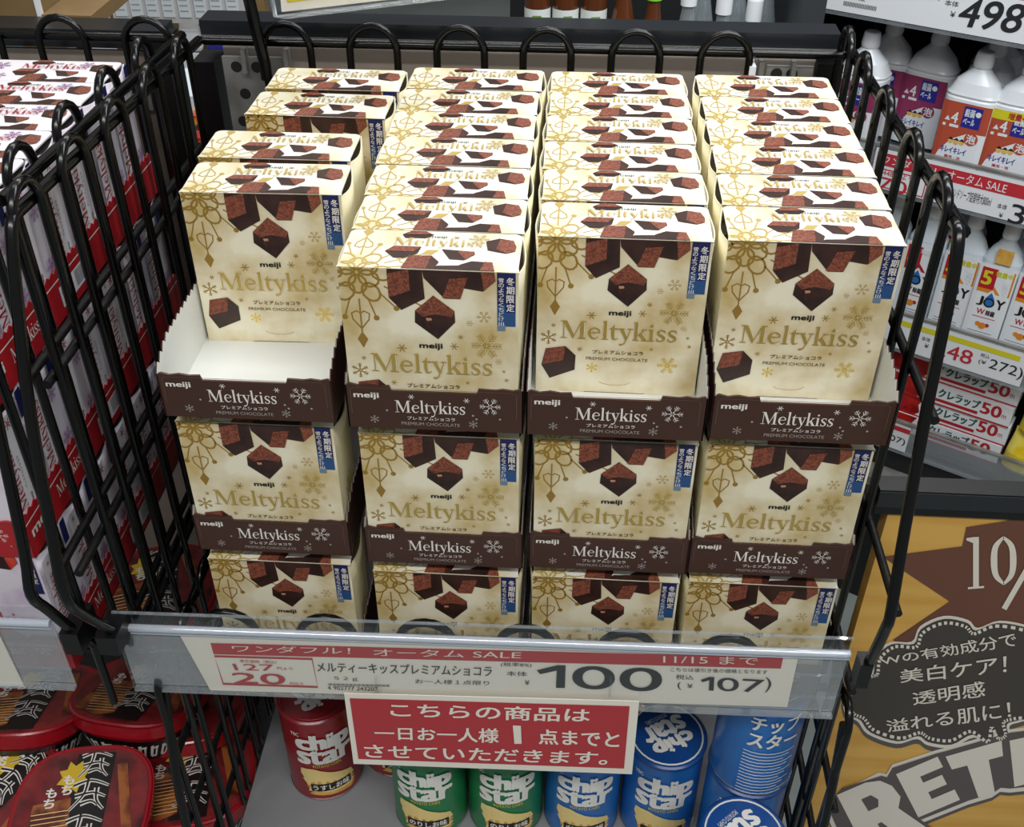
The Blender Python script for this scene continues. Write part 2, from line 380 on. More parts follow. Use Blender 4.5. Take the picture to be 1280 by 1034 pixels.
def box_meshes(kind):
    if kind in KIND: return KIND[kind]
    cream = kind == 'cream'
    body = MB()
    bm = 'cream' if cream else 'lilac'
    body.add([(-.49, 0, 0), (.49, 0, 0), (.49, 0, BH - .002), (-.49, 0, BH - .002), (-.49, BD, 0), (.49, BD, 0), (.49, BD, BH - .014), (-.49, BD, BH - .014), (-.49, 0, BH - .014), (.49, 0, BH - .014)],
             [(0, 1, 2, 3), (5, 4, 7, 6), (4, 5, 1, 0)], bm)
    body.add([(-.48, .004, BH - .05), (.48, .004, BH - .05), (.48, BD - .004, BH - .05), (-.48, BD - .004, BH - .05)], [(0, 1, 2, 3)], 'dark_inside')  # dark sheet painting the shade seen in the gaps beside the lid
    a = Art(body, lambda u, v, l: (u - .5, -l * LS, BH - v), (.012, .002, .988, BH))
    if cream:
        lace(a, 'gold_line')
        choc_front(a, 'choco_dark', 'choco_top', None)
        a.polys([[(.066, .756), (.186, .734), (.249, .799), (.247, .904), (.095, .974), (.043, .876)]], 'choco_dark', 2)
        a.poly([(.066, .756), (.186, .734), (.174, .837), (.047, .871)], 'choco_top', 3)
        for v0, v1, m in ((0, .25, 'navy'), (.25, .34, 'sea_blue')): a.r(.918, v0, .974, v1, m, 2)
        a.r(.874, 0, .918, .2, 'navy', 2); a.r(.874, .2, .918, .33, 'sea_blue', 2); a.r(.874, .33, .918, .37, 'fade_blue', 2)
        a.vtxt('冬期限定', .946, .03, .25, .042, 'white_ink', 3); a.vtxt('雪のようなくちどけ…', .896, .035, .34, .028, 'white_ink', 3, .01)
        a.txt('meiji', (.435, .470, .563, .513), 'ink', 3, .045)
        a.txt('プレミアムショコラ', (.35, .752, .654, .78), 'ink_brown', 3, .02)
        a.txt('PREMIUM CHOCOLATE', (.313, .804, .684, .826), 'ink_brown', 3)
        a.flake(.813, .475, .085, 'gold_foil', 1, 4, .05); a.flake(.082, .676, .05, 'gold_line', 1, 3, .14); a.flake(.805, .848, .062, 'gold_bright', 1, 4, .06)
        a.flake(.35, .884, .037, 'gold_bright', 1, 3, .16)
        for u, v, r in ((.333, .512, .027), (.63, .487, .024), (.668, .423, .017), (.11, .589, .016), (.272, .754, .018), (.909, .646, .012), (.924, .706, .014), (.70, .735, .012)): a.flake(u, v, r, 'gold_line', 1, 0, .2)
        for u, v, r in ((.80, .286, .04), (.88, .58, .02), (.72, .33, .02)): a.flake(u, v, r, 'gold_pale', 1, 2, .08)
        a.line([(.40, .985), (.42, 1.0), (.47, 1.01), (.52, 1.01), (.57, 1.0), (.59, .985)], .003, 'gold_pale')
        a.r(.31, BH - .004, .68, BH - .001, 'ink_brown', 1)
    else:
        choc_front(a, 'choco_dark', 'strawberry', None)
        a.poly([(.30, .82), (.42, .72), (.62, .70), (.74, .80), (.72, .93), (.58, 1.03), (.42, 1.0), (.32, .92)], 'strawberry', 2)
        a.flake(.2, .5, .08, 'plum', 1, 4, .06); a.flake(.82, .9, .07, 'red_ink', 1, 4, .06)
        a.txt('meiji', (.435, .470, .563, .513), 'ink', 3, .045); a.ser('Meltykiss', (.147, .545, .85, .675), 'red_ink', 3)
        a.r(.90, 0, .974, .34, 'navy', 2); a.vtxt('冬期限定', .94, .03, .25, .042, 'white_ink', 3)
    lid = MB(); rounded_lid(lid, 'cream_top' if cream else 'white_card')
    a = Art(lid, lambda u, w, l: (u - .5, -w, BH + l * LS), (.02, -BD + .006, .98, -.002))
    lf = (lambda P: [(p[0], -p[1]) for p in P])
    class TopArt(Art):
        def poly(s, P, m, layer=1): Art.poly(s, [(p[0], -abs(p[1]) if s.flip else p[1]) for p in P], m, layer)
    t = TopArt(lid, lambda u, w, l: (u - .5, -w, BH + l * LS), (.02, -BD + .006, .98, -.002)); t.flip = True
    choc_top(t, 'choco_dark', 'choco_top')
    t.flip = False
    if cream: lace(t, 'gold_pale')
    mb_foil = MB(); f = Art(mb_foil, lambda u, w, l: (u - .5, -w, BH + l * LS), None)
    fm = 'gold_pale' if cream else 'red_ink'
    f.ser('Meltykiss', (.27, -.335, .775, -.255), fm, 5)
    top_foil = mb_foil; mb_foil = MB()
    t.txt('meiji', (.466, -.366, .565, -.343), 'ink', 4, .04)
    t.flake(.747, -.35, .06, 'gold_pale' if cream else 'plum', 1, 4, .05)
    t.flake(.62, -.36, .02, 'gold_line', 1, 0, .2)
    if not cream:
        for u, w_, r in ((.1, -.3, .08), (.17, -.1, .06)): t.flake(u, w_, r, 'plum', 1, 4, .05)
    if cream:
        f2 = Art(mb_foil, lambda u, v, l: (u - .5, -l * LS, BH - v), None)
        f2.ser('Meltykiss', (.151, .553, .853, .675), 'halo', 2.2)
        f2.ser('Meltykiss', (.147, .549, .849, .671), 'gold_foil', 5)
    if cream:
        def sa(mb):
            s_ = Art(mb, lambda u, v, l: (.004 + l * LS, u, BH - v), None)
            s_.flake(.2, .55, .1, 'gold_pale', 1, 4, .05); s_.line([(.07, .7), (.2, .95), (.33, .72)], .01, 'gold_line')
            s_.txt('Meltykiss', [(.12, 1.0), (.12, .68), (.19, .68), (.19, 1.0)], 'ink_brown', 2, .0)
        side = make_side('cream_side', None); sideL = mirror(make_side('cream_side', None))
        sa2 = Art(side, lambda u, v, l: (.010 + l * LS, u, BH - v), None)
        sa2.flake(.2, .62, .09, 'gold_pale', 1, 4, .05); sa2.txt('Meltykiss', [(.16, .98), (.16, .7), (.22, .7), (.22, .98)], 'ink_brown', 2)
        sa3 = Art(sideL, lambda u, v, l: (-.010 - l * LS, BD - u, BH - v), None)
        sa3.flake(.2, .62, .09, 'gold_pale', 1, 4, .05); sa3.txt('Meltykiss', [(.16, .98), (.16, .7), (.22, .7), (.22, .98)], 'ink_brown', 2)
    else:
        side = make_side('lilac'); sideL = mirror(make_side('lilac'))
        s3 = Art(side, lambda u, v, l: (.010 + .02 * min(1, max(0, (1 - v) * 1.0)) + l * LS, u, BH - v), None)
        s3.r(.012, .06, .215, 1.06, 'white_card', 1)
        s3.ser('Meltykiss', [(.02, .74), (.02, .2), (.11, .2), (.11, .74)], 'red_ink', 3)
        s3.txt('プレミアムショコラ', [(.14, .62), (.14, .36), (.165, .36), (.165, .62)], 'ink', 3)
        s3.txt('meiji', [(.17, .78), (.17, .68), (.195, .68), (.195, .78)], 'ink', 3, .03)
        for u, v, r in ((.17, .12, .04), (.14, .86, .03), (.07, .82, .022), (.07, .12, .02)): s3.flake(u, v, r, 'red_ink', 2, 0, .2)
        for u, v, r in ((.3, .3, .06), (.34, .7, .07)): s3.flake(u, v, r, 'plum', 1, 4, .05)
        s3.r(.33, .0, .40, .2, 'navy', 1)
    KIND[kind] = dict(carton=body.data('carton'), lid=lid.data('lid'), top=top_foil.data('foil_lettering'), lettering=mb_foil.data('foil_lettering') if mb_foil.v else None, r=side.data('side_panel'), l=sideL.data('side_panel'))
    return KIND[kind]
def choc_box(x, y, z, label, kind='cream', group=None, dz=0, rz=0, name='chocolate_box'):
    M = box_meshes(kind); t = thing(name, label, 'chocolate box', (x, y, z + dz), rz, group)
    put('carton', M['carton'], t); put('lid', M['lid'], t); put('foil_lettering', M['top'], t)
    if M['lettering']: put('foil_lettering', M['lettering'], t)
    put('side_panel', M['r'], t, (BW / 2 - .01, 0, 0)); put('side_panel', M['l'], t, (-BW / 2 + .01, 0, 0))
    return t
# ------------------------------------------------------------------ trays
TW, TH = 1.04, .305
TR = {}
def tray_meshes(kind, depth):
    if (kind, depth) in TR: return TR[kind, depth]
    out = 'tray_brown' if kind == 'cream' else 'tray_red'
    lip = MB(); h = TW / 2
    prof = [(-h, 0), (h, 0), (h, TH), (h - .02, TH + .012), (h - .06, TH), (h - .12, TH + .008), (h - .16, TH), (h - .26, TH + .004), (h - .27, TH - .03), (-h + .27, TH - .03), (-h + .26, TH + .004), (-h + .2, TH), (-h + .14, TH + .01), (-h + .08, TH + .0), (-h + .03, TH + .014), (-h, TH)]
    lip.plate([(x, 0, z) for x, z in prof], (0, -1, 0), .014, out, out)
    lip.v = [v for v in lip.v]
    a = Art(lip, lambda u, v, l: (u - h, -l * LS, TH - v), None)
    if True:
        a.txt('meiji', (.05, .045, .195, .092), 'white_ink', 2, .045)
        a.ser('Meltykiss', (.284, .093, .703, .180), 'white_ink', 2)
        a.txt('プレミアムショコラ', (.355, .207, .638, .232), 'white_ink', 2, .01); a.txt('PREMIUM CHOCOLATE', (.319, .249, .666, .272), 'snow_grey', 2)
        a.flake(.846, .115, .062, 'white_ink', 1, 2, .05); a.flake(.16, .238, .028, 'snow_grey', 1, 3, .14); a.flake(.745, .25, .028, 'snow_grey', 1, 3, .14)
        for u, v in ((.386, .065), (.709, .078)): a.flake(u, v, .018, 'white_ink', 1, 0, .2)
        for u, v in ((.238, .17), (.903, .205), (.745, .185), (.765, .21)): a.disc(u, v, .007, 'snow_grey', 1, 8)
        a.line([(.03, .2), (.03, .03), (.045, .012), (.98, .012), (1.0, .03), (1.0, .2)], .003, 'tray_line')
    base = MB().box(-h + .004, h - .004, .014, depth, 0, .009, 'tray_inner')
    sides = []
    for sg in (-1, 1):
        s_ = MB(); ed = [(0, 0), (depth, 0)]; y = depth; n = 44
        for i in range(n + 1):
            t = 1 - i / n; yy = y * t
            zz = TH + .03 if kind != 'cream' else TH + .02 + .10 * min(1, yy / .25)
            ed.append((yy, zz - .012)); ed.append((max(yy - y / n * .45, 0), zz + .016))
        ed = ed[:-1] + [(0, TH)]
        x = sg * (h - .001)
        P = [(x, yy, zz) for yy, zz in ed]; 
        if sg > 0: s_.plate(P, (1, 0, 0), .007, out, out)
        else: s_.plate(P[::-1], (-1, 0, 0), .007, out, out)
        Q = [(x - sg * .0085, yy, zz) for yy, zz in ed]
        if sg > 0: s_.plate(Q[::-1], (-1, 0, 0), .0012, 'tray_inner', 'tray_inner')
        else: s_.plate(Q, (1, 0, 0), .0012, 'tray_inner', 'tray_inner')
        if kind != 'cream' and sg > 0:
            b = Art(s_, lambda u, v, l: (x + l * LS, u, TH - v), None)
            b.txt('meiji', (.05, .09, .34, .19), 'white_ink', 2, .045); b.ser('Meltykiss', (.45, .08, .85, .18), 'white_ink', 2)
            b.r(1.2, .09, 1.75, .24, 'white_card', 1)
            for q in range(20): b.r(1.45 + q * .014, .1, 1.455 + q * .014, .22, 'ink', 2)
            b.txt('460820', (1.22, .12, 1.4, .16), 'ink', 2)
            b.r(0, .03, depth, .04, 'white_ink', 1)
        sides.append(s_)
    TR[kind, depth] = dict(lip=lip.data('front_lip'), base=base.data('base'), s0=sides[0].data('side_wall'), s1=sides[1].data('side_wall'))
    return TR[kind, depth]
def tray(x, y, z, label, kind='cream', depth=3.1, group=None):
    M = tray_meshes(kind, depth); t = thing('display_tray', label, 'tray', (x, y, z), 0, group)
    put('front_lip', M['lip'], t); put('base', M['base'], t); put('side_wall', M['s0'], t); put('side_wall', M['s1'], t)
XC = [.476, 1.60, 2.655, 3.7285]; XU = [.455, 1.6025, 2.679, 3.726]
YT = [.03, 0, 0, .03]; YU = [.10, .06, .08, .10]
ORD = ['front', 'second', 'third', 'fourth', 'fifth', 'sixth', 'back']
COLN = ['the gapped column', 'the full column of seven', 'the column beside the full one', 'the column nearest the poster']
ZT = -1.079
p = .4336
for i in range(4):
    tray(XC[i], YT[i], ZT, ['top brown tray with an empty white floor showing in front of its boxes', 'top brown tray whose boxes reach the front lip, in the full column of seven',
         'top brown tray with one box missing, beside the full column', 'top brown tray against the bottle side wire wall, torn white inner side showing'][i], group='brown display trays')
    for t_ in (1, 2):
        lv = ['', 'middle', 'lowest'][t_]
        tray(XU[i] + (.0, 0, 0, 0)[i] * t_, YU[i], ZT - 1.188 * t_ + (0 if t_ == 1 else .0), f'{lv} brown tray of {COLN[i]}', depth=3.0, group='brown display trays')
        k = choc_box(XU[i] + [.0, .0, 0, 0][i], YU[i] + .02, ZT - 1.188 * t_ + .01, f'cream chocolate box in the {lv} tray of {COLN[i]}', group='cream chocolate boxes in the lower trays')
rows = {1: [0, 1, 2, 3, 4, 5, 6], 2: [.96, 2, 3, 4, 5, 6], 3: [1.01, 2, 3, 4, 5, 6]}
for i, L in rows.items():
    for n, r_ in enumerate(L):
        nm = ORD[n] if n < len(L) - 1 else 'backmost'
        choc_box(XC[i] + rnd.uniform(-.008, .008), r_ * p + .016, ZT + .01, f'cream chocolate box, {nm} in the top tray of {COLN[i]}', group='cream chocolate boxes in the top trays',
                 dz=(0 if n in (0,) else rnd.uniform(0, .012)), rz=rnd.uniform(-.006, .006))
for (x, y, lab, rz) in ((.476, .858, 'cream chocolate box behind the empty front of the gapped tray, face fully visible', .025), (.44, 1.35, 'cream chocolate box directly behind the fully visible one in the gapped tray', 0),
                        (.552, 2.06, 'cream chocolate box with half its face showing behind the gap in the gapped tray', -.02), (.575, 2.56, 'backmost cream chocolate box in the gapped tray, close to the black post', 0)):
    choc_box(x, y, ZT + .01, lab, group='cream chocolate boxes in the top trays', rz=rz)
# pink neighbours
PX = -1.55
for t_ in range(3):
    zb = -1.02 - 1.10 * t_
    lv = ['top', 'middle', 'lowest'][t_]
    tray(PX, -.2, zb, f'{lv} red tray of the white and lilac box column behind the wires', 'pink', 3.1, group='red display trays')
    for n in range(7):
        choc_box(PX, -.18 + n * p, zb + .01, f'white and lilac chocolate box, {ORD[n]} one in the {lv} red tray', 'pink', group='white and lilac chocolate boxes', rz=rnd.uniform(-.006, .006))
# ================================================================== wire baskets
WR = .030
def hoop_pts(c, ztop, zbot, g, fix):
    z0 = ztop - g * 1.05; pts = [(-g, zbot), (-g, z0)] + [(-g * math.cos(a), z0 + g * 1.05 * math.sin(a)) for a in np.linspace(.3, math.pi - .3, 9)] + [(g, z0), (g, zbot)]
    return [fix(c + a, b) for a, b in pts]
def wire_basket(name, label, x0, x1, y1, rim, floor, hoopsL, hoopsR, hoopsB, postL=None, postR=None, levels=(-.75, -1.98, -3.1), front_hoops=None, yf=-.15, walls='LR', tilt=(.043, .028)):
    t = thing(name, label, 'wire basket', (0, 0, 0))
    for side, xw, hs, post, tl in (('L', x0, hoopsL, postL, tilt[0]), ('R', x1, hoopsR, postR, tilt[1])):
        if side not in walls: continue
        sg = -1 if side == 'L' else 1
        zr = lambda y: rim - tl * (y - 0)
        for c in hs:
            MB().tube(hoop_pts(c, zr(c) + .15, floor, .17, lambda a, b: (xw + sg * .0, a, b)), WR, 'wire').obj('hoop_wire', t)
        MB().tube([(xw + sg * .05, yf + (.34 if side == 'R' else .16), zr(yf) - .02), (xw + sg * .05, y1, zr(y1) - .02)], .038, 'wire').obj('rim_bar', t)
        for z in levels: MB().tube([(xw + sg * .048, (-.45 if z < -1.5 and z > -2.5 else yf), z + .0), (xw + sg * .048, y1, z - .04)], .03, 'wire_worn').obj('cross_bar', t)
        if post:
            A = smooth([(xw, q, z) for q, z in post], 4); MB().tube(A, .036, 'wire').obj('corner_post', t)
    for c in hoopsB: MB().tube(hoop_pts(c, rim - .01, floor, .185, lambda a, b: (a, y1 - .03, b)), WR, 'wire').obj('hoop_wire', t)
    MB().tube([(x0 - .02, y1 + .02, rim - .17), (x1 + .02, y1 + .02, rim - .17)], .036, 'wire').obj('rim_bar', t)
    MB().tube([(x0, yf + .35, floor), (x1, yf + .35, floor)], .03, 'wire').obj('cross_bar', t)
    for c in (front_hoops or []): MB().tube(hoop_pts(c, -2.62, -3.3, .19, lambda a, b: (a, yf + .01, b)), WR, 'wire').obj('hoop_wire', t)
    xs = np.arange(x0 + .3, x1, .34)
    for x in xs: MB().tube([(x, yf + .3, floor - .03), (x, y1, floor - .03)], WR, 'wire', 6).obj('floor_wire', t)
    return t
HB = [.08, .76, 1.44, 2.11, 2.79, 3.47, 4.1]
FLOOR = ZT - 1.188 * 2 - .035
b1 = wire_basket('wire_basket', 'black wire basket holding the brown trays of cream boxes', -.57, 4.35, 3.32, .245, FLOOR, [.106, .742, 1.398, 2.083, 2.745], [.52, 1.158, 1.904, 2.608, 3.22], HB[:6],
    postL=[(.0, .27), (-.10, .22), (-.28, -.2), (-.46, -.7), (-.63, -1.4), (-.72, -1.88), (-.62, -2.15), (-.42, -2.5), (-.2, -2.9)],
    postR=[(.22, .27), (.12, .25), (.02, .0), (-.1, -.6), (-.30, -1.4), (-.46, -1.94), (-.46, -2.1), (-.38, -2.5), (-.25, -2.85)],
    front_hoops=[.12, .80, 1.48, 2.16, 2.84, 3.52])
MB().box(4.29, 4.37, -.42, -.30, -2.72, -2.5, 'black_metal').obj('corner_clip', b1)
MB().box(-.66, -.52, -.45, -.2, -2.75, -2.58, 'black_metal').obj('corner_clip', b1)
b2 = wire_basket('wire_basket', 'black wire basket holding the red trays of lilac boxes', -5.6, -.8, 3.32, .255, FLOOR, [], [-.1, .558, 1.235, 1.908, 2.599], [-3.1, -2.4, -1.71, -1.02],
    postR=[(-.1, .3), (-.2, .2), (-.3, -.2), (-.45, -.9), (-.61, -1.65), (-.69, -1.92), (-.6, -2.15), (-.4, -2.6), (-.2, -3.0)], walls='R', tilt=(.043, .035))
MB().box(-.86, -.74, -.5, -.22, -2.7, -2.5, 'black_metal').obj('corner_clip', b2)
b3 = wire_basket('wire_basket', 'lower black wire basket around the potato chip canisters', -.45, 4.40, 3.1, -3.38, -6.02, [-.1, .4, .9, 1.4, 1.9, 2.4], [-.1, .4, .9, 1.4, 1.9, 2.4], [.3, 1.0, 1.7, 2.4, 3.1, 3.8], levels=(-4.2, -4.9, -5.6), yf=-.35, tilt=(0, 0),
    postL=[(-.17, -3.42), (-.4, -4.4), (-.55, -6.0)], postR=[(-.17, -3.42), (-.35, -4.4), (-.45, -6.0)])
MB().box(-.4, 4.24, -.3, 3.05, -5.985, -5.95, 'board_grey').obj('bottom_board', b3)
# ================================================================== rack behind the baskets
g = thing('gondola_frame', 'black shelf rack with grey back panel behind the trays', 'shelf rack', (0, 3.4, 0))
MB().box(-.66, 4.36, .10, .36, .02, .18, 'dark_metal').obj('top_bar', g)
MB().box(-.66, 4.36, .092, .10, .055, .065, 'steel').obj('trim_strip', g)
MB().box(-.5, 4.2, .1, .14, -9.6, -.02, 'panel_grey').obj('back_panel', g)
MB().box(-.5, 4.2, .12, .16, -.02, .05, 'bay_void').obj('void_shade_strip', g)  # black strip painting the dark void under the top bar, no real panel
MB().box(-.74, -.56, .0, .3, -9.9, -.12, 'black_metal').obj('upright_post', g)
MB().box(4.20, 4.40, .0, .3, -9.9, -.02, 'black_metal').obj('upright_post', g)
def bracket(x0, x1, z0, z1):
    pl = MB().box(x0, x1, .03, .06, z0, z1, 'steel'); o = pl.obj('bracket_plate', g)
    h = MB()
    for u, v in ((.22, .88), (.55, .88), (.3, .55), (.2, .2)):
        cx = x0 + (x1 - x0) * u; cz = z0 + (z1 - z0) * v
        h.add([(cx + .045 * math.cos(a), .027, cz + .045 * math.sin(a)) for a in np.linspace(0, 2 * math.pi, 14, endpoint=False)], [tuple(range(14))], 'dark_inside')
        h.obj('bolt_hole', o); h = MB()
bracket(-.5, .0, -.75, -.08); bracket(3.82, 4.18, -.55, -.05)
for x in (-.32, -.18, .02, 3.75, 4.0): MB().box(x, x + .035, -.04, .06, -.19, .0, 'steel').obj('hook', g)
MB().box(3.66, 3.71, -.14, .02, -.35, .0, 'paper_white').obj('hook', g)
g2 = thing('gondola_frame', 'black shelf rack with grey back panel behind the lilac boxes', 'shelf rack', (0, 3.4, 0))
MB().box(-5.6, -.99, .1, .4, -.06, .085, 'dark_metal').obj('top_bar', g2)
MB().box(-5.6, -1.1, .1, .14, -9.6, -.08, 'panel_grey').obj('back_panel', g2)
MB().box(-1.12, -.92, .0, .3, -9.9, .05, 'black_metal').obj('upright_post', g2)
MB().box(-1.6, -1.15, .04, .06, -.55, -.2, 'steel').obj('bracket_plate', g2)
# side face dark slab between
# sign post with card holder
sp = thing('sign_post', 'black post clipped to the rack carrying a tilted card holder', 'sign post', (-.06, 3.12, -.14))
MB().tube([(0, 0, 0), (0, 0, .12), (-.03, .02, .3), (-.1, .05, .9)], .045, 'wire', 10).obj('rod', sp)
ch = thing('card_holder', 'clear tilted card holder with a cream card and yellow corner', 'card holder', (0, 2.95, 0))
def P3(px, py, y): return tuple(at(px, py, 'y', y) - np.array([0, 2.95, 0]))
hp = MB(); Q = [P3(342, 22, 2.95), P3(600, -8, 2.95), P3(600, -60, 2.95), P3(328, -60, 2.95)]; hp.plate(Q, (0, -1, 0), .02, 'acrylic'); hp.obj('clear_sleeve', ch)
MB().tube([P3(333, -40, 2.94), P3(344, 20, 2.94), P3(356, 21, 2.94), P3(600, -8, 2.94)], .018, 'acrylic_edge').obj('sleeve_rim', ch)
hp = MB(); Q = [P3(352, 15, 2.96), P3(560, -9, 2.96), P3(560, -60, 2.96), P3(345, -60, 2.96)]; hp.plate(Q, (0, -1, 0), .004, 'card')
mat('yellow', 'd6c62c', .5)
hp.plate([P3(359, 3, 2.955), P3(410, -3, 2.955), P3(410, -40, 2.955), P3(355, -40, 2.955)], (0, -1, 0), .002, 'yellow'); hp.obj('inserted_card', ch)
# ================================================================== price rails and cards
RY = -.24
def rail(label, x0, x1, slope=0.015, ry=RY, z0=-2.70):
    t = thing('price_rail', label, 'price rail', (x0, ry, z0)); W = x1 - x0
    def bar(name, y0, y1, z0, z1, m):
        b = MB(); b.box(0, W, y0, y1, z0, z1, m); b.v = [(x, y, z + slope * x) for x, y, z in b.v]; b.obj(name, t)
    bar('upper_lip', .0, .012, 0, .13, 'acrylic'); bar('lip_edge', -.004, .014, .128, .14, 'acrylic_edge')
    b = MB(); b.tube([(0, -.01, .0), (W, -.01, slope * W)], .028, 'bead', 12); b.obj('front_bead', t)
    bar('bead_flange', -.024, .02, -.045, -.036, 'bead')
    bar('front_pane', -.022, -.014, -.64, -.06, 'acrylic'); bar('back_pane', .012, .02, -.62, -.06, 'frosted')
    bar('lower_edge', -.024, .022, -.66, -.64, 'acrylic_edge'); bar('rib', .0205, .03, -.27, -.255, 'acrylic_edge'); bar('rib', .0205, .03, -.5, -.485, 'acrylic_edge')
    return t
rail('clear plastic price rail along the front of the brown tray basket', -.62, 4.27, .022)
rail('clear plastic price rail below the lilac box basket', -3.4, -.88, .02, -.5, -2.44)
YC = RY - .002
class PxArt(Art):
    """art whose (u, v) are photograph coordinates read on one real plane"""
    def __init__(s, mb, y, org): Art.__init__(s, mb, lambda u, v, l: tuple(at(u, v, 'y', y - l * .003) - np.array(org)))
def px_card(name, label, cat, quad, y, m, th=.006):
    t = thing(name, label, cat, tuple(at(*quad[3], 'y', y))); org = tuple(t.location)
    mb = MB(); pts = [tuple(at(*q, 'y', y) - np.array(org)) for q in quad][::-1]
    mb.plate(pts, (0, -1, 0), th, m)
    return t, mb, PxArt(mb, y, org)
t, mb, a = px_card('price_card', 'long cream price card reading 100 yen in the front rail', 'price card', [(224, 793), (1000, 812), (984, 884), (263, 863)], YC, 'card')
def band(x0, x1, y0, y1, k0=.0245):      # sloped band TL TR BR BL
    return [(x0, y0), (x1, y0 + (x1 - x0) * k0), (x1, y1 + (x1 - x0) * k0), (x0, y1)]
a.poly([(263, 804), (979, 822), (976, 836), (267, 818)], 'card_red', 1)
a.txt('ワンダフル！', [(289, 806.5), (438, 809.5), (438, 818), (291, 815)], 'card', 2)
a.txt('オータム SALE', [(466, 811), (652, 814.5), (651, 823.5), (467, 820)], 'card', 2)
a.txt('11/15 まで', [(829, 819), (948, 822), (947, 831.5), (829, 829)], 'card', 2)
a.line([(268, 820.5), (390, 824), (397, 859), (279, 855), (268, 820.5), (390, 824)], 2.6, 'card_red', 1)
a.txt('表示価格（税込）', [(299, 824.5), (345, 826), (346, 830), (300, 828.5)], 'card_red', 2)
a.txt('127', [(290, 830), (341, 831), (344, 839), (294, 838)], 'card_red', 2, .01); a.txt('円より', [(346, 834), (365, 834.5), (366, 838), (347, 837.5)], 'card_red', 2)
a.txt('20', [(289, 841), (355, 843), (357, 856), (293, 854)], 'card_red', 2, .03); a.txt('円引で', [(362, 853), (379, 853.5), (380, 857), (363, 856.5)], 'card_red', 2)
a.txt('メルティーキッスプレミアムショコラ', [(395, 828), (615, 833), (614, 846), (397, 840)], 'black_ink', 2, .01)
a.txt('５２ｇ', [(417, 846), (447, 847), (447, 852), (418, 851)], 'black_ink', 2)
a.txt('お一人様１点限り', [(519, 849), (612, 851.5), (611, 857), (519, 854.5)], 'black_ink', 2)
for i in range(46):
    x = 410 + i * 1.7; a.r(x, 854.5 + i * .04, x + (.9 if i % 3 else .5), 857 + i * .04, 'black_ink', 2)
a.txt('4 902777 243207', [(409, 857.5), (472, 859), (472, 864), (410, 862.5)], 'black_ink', 2)
a.txt('(税率8%)', [(626, 828), (665, 829), (664, 835), (626, 834)], 'black_ink', 2); a.txt('本体', [(633, 839), (659, 840), (659, 846), (633, 845)], 'black_ink', 2); a.txt('¥', [(656, 850.5), (662, 850.7), (662, 856.7), (656, 856.5)], 'black_ink', 2)
a.poly([(671, 838), (697, 831.6), (707, 832), (706, 860.3), (695, 860), (696, 838.5), (675, 843)], 'black_ink', 2); a.txt('00', [(716, 832.4), (828, 836), (826, 865), (716, 860.6)], 'black_ink', 2, .02, 6)
a.txt('こちらは値引き後の価格となります', [(838, 834.5), (960, 838), (959, 843), (838, 839.5)], 'black_ink', 2)
a.txt('税込', [(845, 843.5), (867, 844), (867, 850), (845, 849.5)], 'black_ink', 2)
a.txt('(', [(846, 853), (851, 853), (852, 863), (848, 863)], 'black_ink', 2); a.txt('¥', [(859, 855), (866, 855.2), (866, 860.7), (859, 860.5)], 'black_ink', 2)
a.poly([(876, 850), (887, 846.4), (893, 846.6), (892, 863.6), (886, 863.4), (887, 850.5), (878, 853)], 'black_ink', 2); a.txt('07', [(897, 847), (956, 850), (953, 866), (897, 863.7)], 'black_ink', 2, .01, 6); a.txt(')', [(957, 847), (966, 847.5), (962, 866), (956, 866)], 'black_ink', 2)
mb.obj('printed_card', t)
t, mb, a = px_card('limit_sign', 'red and cream limit sign with white writing hanging under the price rail', 'sign', [(430, 867), (799, 877), (790, 968), (442, 955)], YC - .05, 'card')
a.poly([(437, 873), (787, 883), (780, 961), (448, 949)], 'sign_red', 1)
a.txt('こちらの商品は', [(487, 879), (738, 886), (736, 903), (489, 896)], 'card', 2, .03)
a.txt('一日お一人様', [(468, 909), (623, 911), (623, 929), (469, 924)], 'card', 2, .03); a.poly([(641, 907), (651, 907.5), (652, 930), (643, 930)], 'card', 2)
a.txt('点までと', [(672, 912), (775, 915), (773, 935), (674, 930)], 'card', 2, .03)
a.txt('させていただきます。', [(455, 931), (762, 941), (758, 956), (457, 947)], 'card', 2, .03)
mb.obj('printed_card', t)
for q in (470, 760): MB().box(0, .02, 0, .03, 0, .2, 'acrylic').obj('clip', t, loc=tuple(at(q, 872, 'y', YC - .045) - np.array(t.location)))
t, mb, a = px_card('price_card', 'plain cream price card in the rail below the lilac boxes', 'price card', [(-160, 775), (-5, 786), (30, 858), (-140, 858)], -.502, 'card'); mb.obj('printed_card', t)
# ================================================================== poster panel beside the basket
PY = .5
mat('pine', 'd9ab55', .5, col2='cf9c45', scale=1.2, detail=5, stretch=(.35, 1, 4), lo=.42, hi=.6)
mat('poster_brown', '6a4231', .5); mat('poster_dark', '423c36', .5); mat('poster_grey', '5a5150', .5); mat('poster_white', 'ded8cb', .5)
t = thing('poster_panel', 'pine coloured poster panel with black top edge and lettering', 'poster', (4.55, PY, -10))
mb = MB(); L0 = at(1100, 640, 'y', PY); mb.box(0, 4.5, 0, .12, 0, L0[2] + 10, 'pine')
a = PxArt(mb, PY, (4.55, PY, -10))
a.poly([(1103, 696), (1203, 683), (1208, 659), (1330, 640), (1330, 900), (1116, 800), (1187, 752)], 'poster_brown', 1)
a.poly([(1187, 752), (1103, 696), (1203, 683), (1208, 659), (1330, 640), (1330, 870), (1110, 807)], 'poster_brown', 1.5)
a.ser('1', [(1206, 672), (1232, 671), (1232, 735), (1206, 737)], 'poster_white', 3); a.ser('0', [(1236, 671), (1274, 669), (1274, 731), (1237, 733)], 'poster_white', 3)
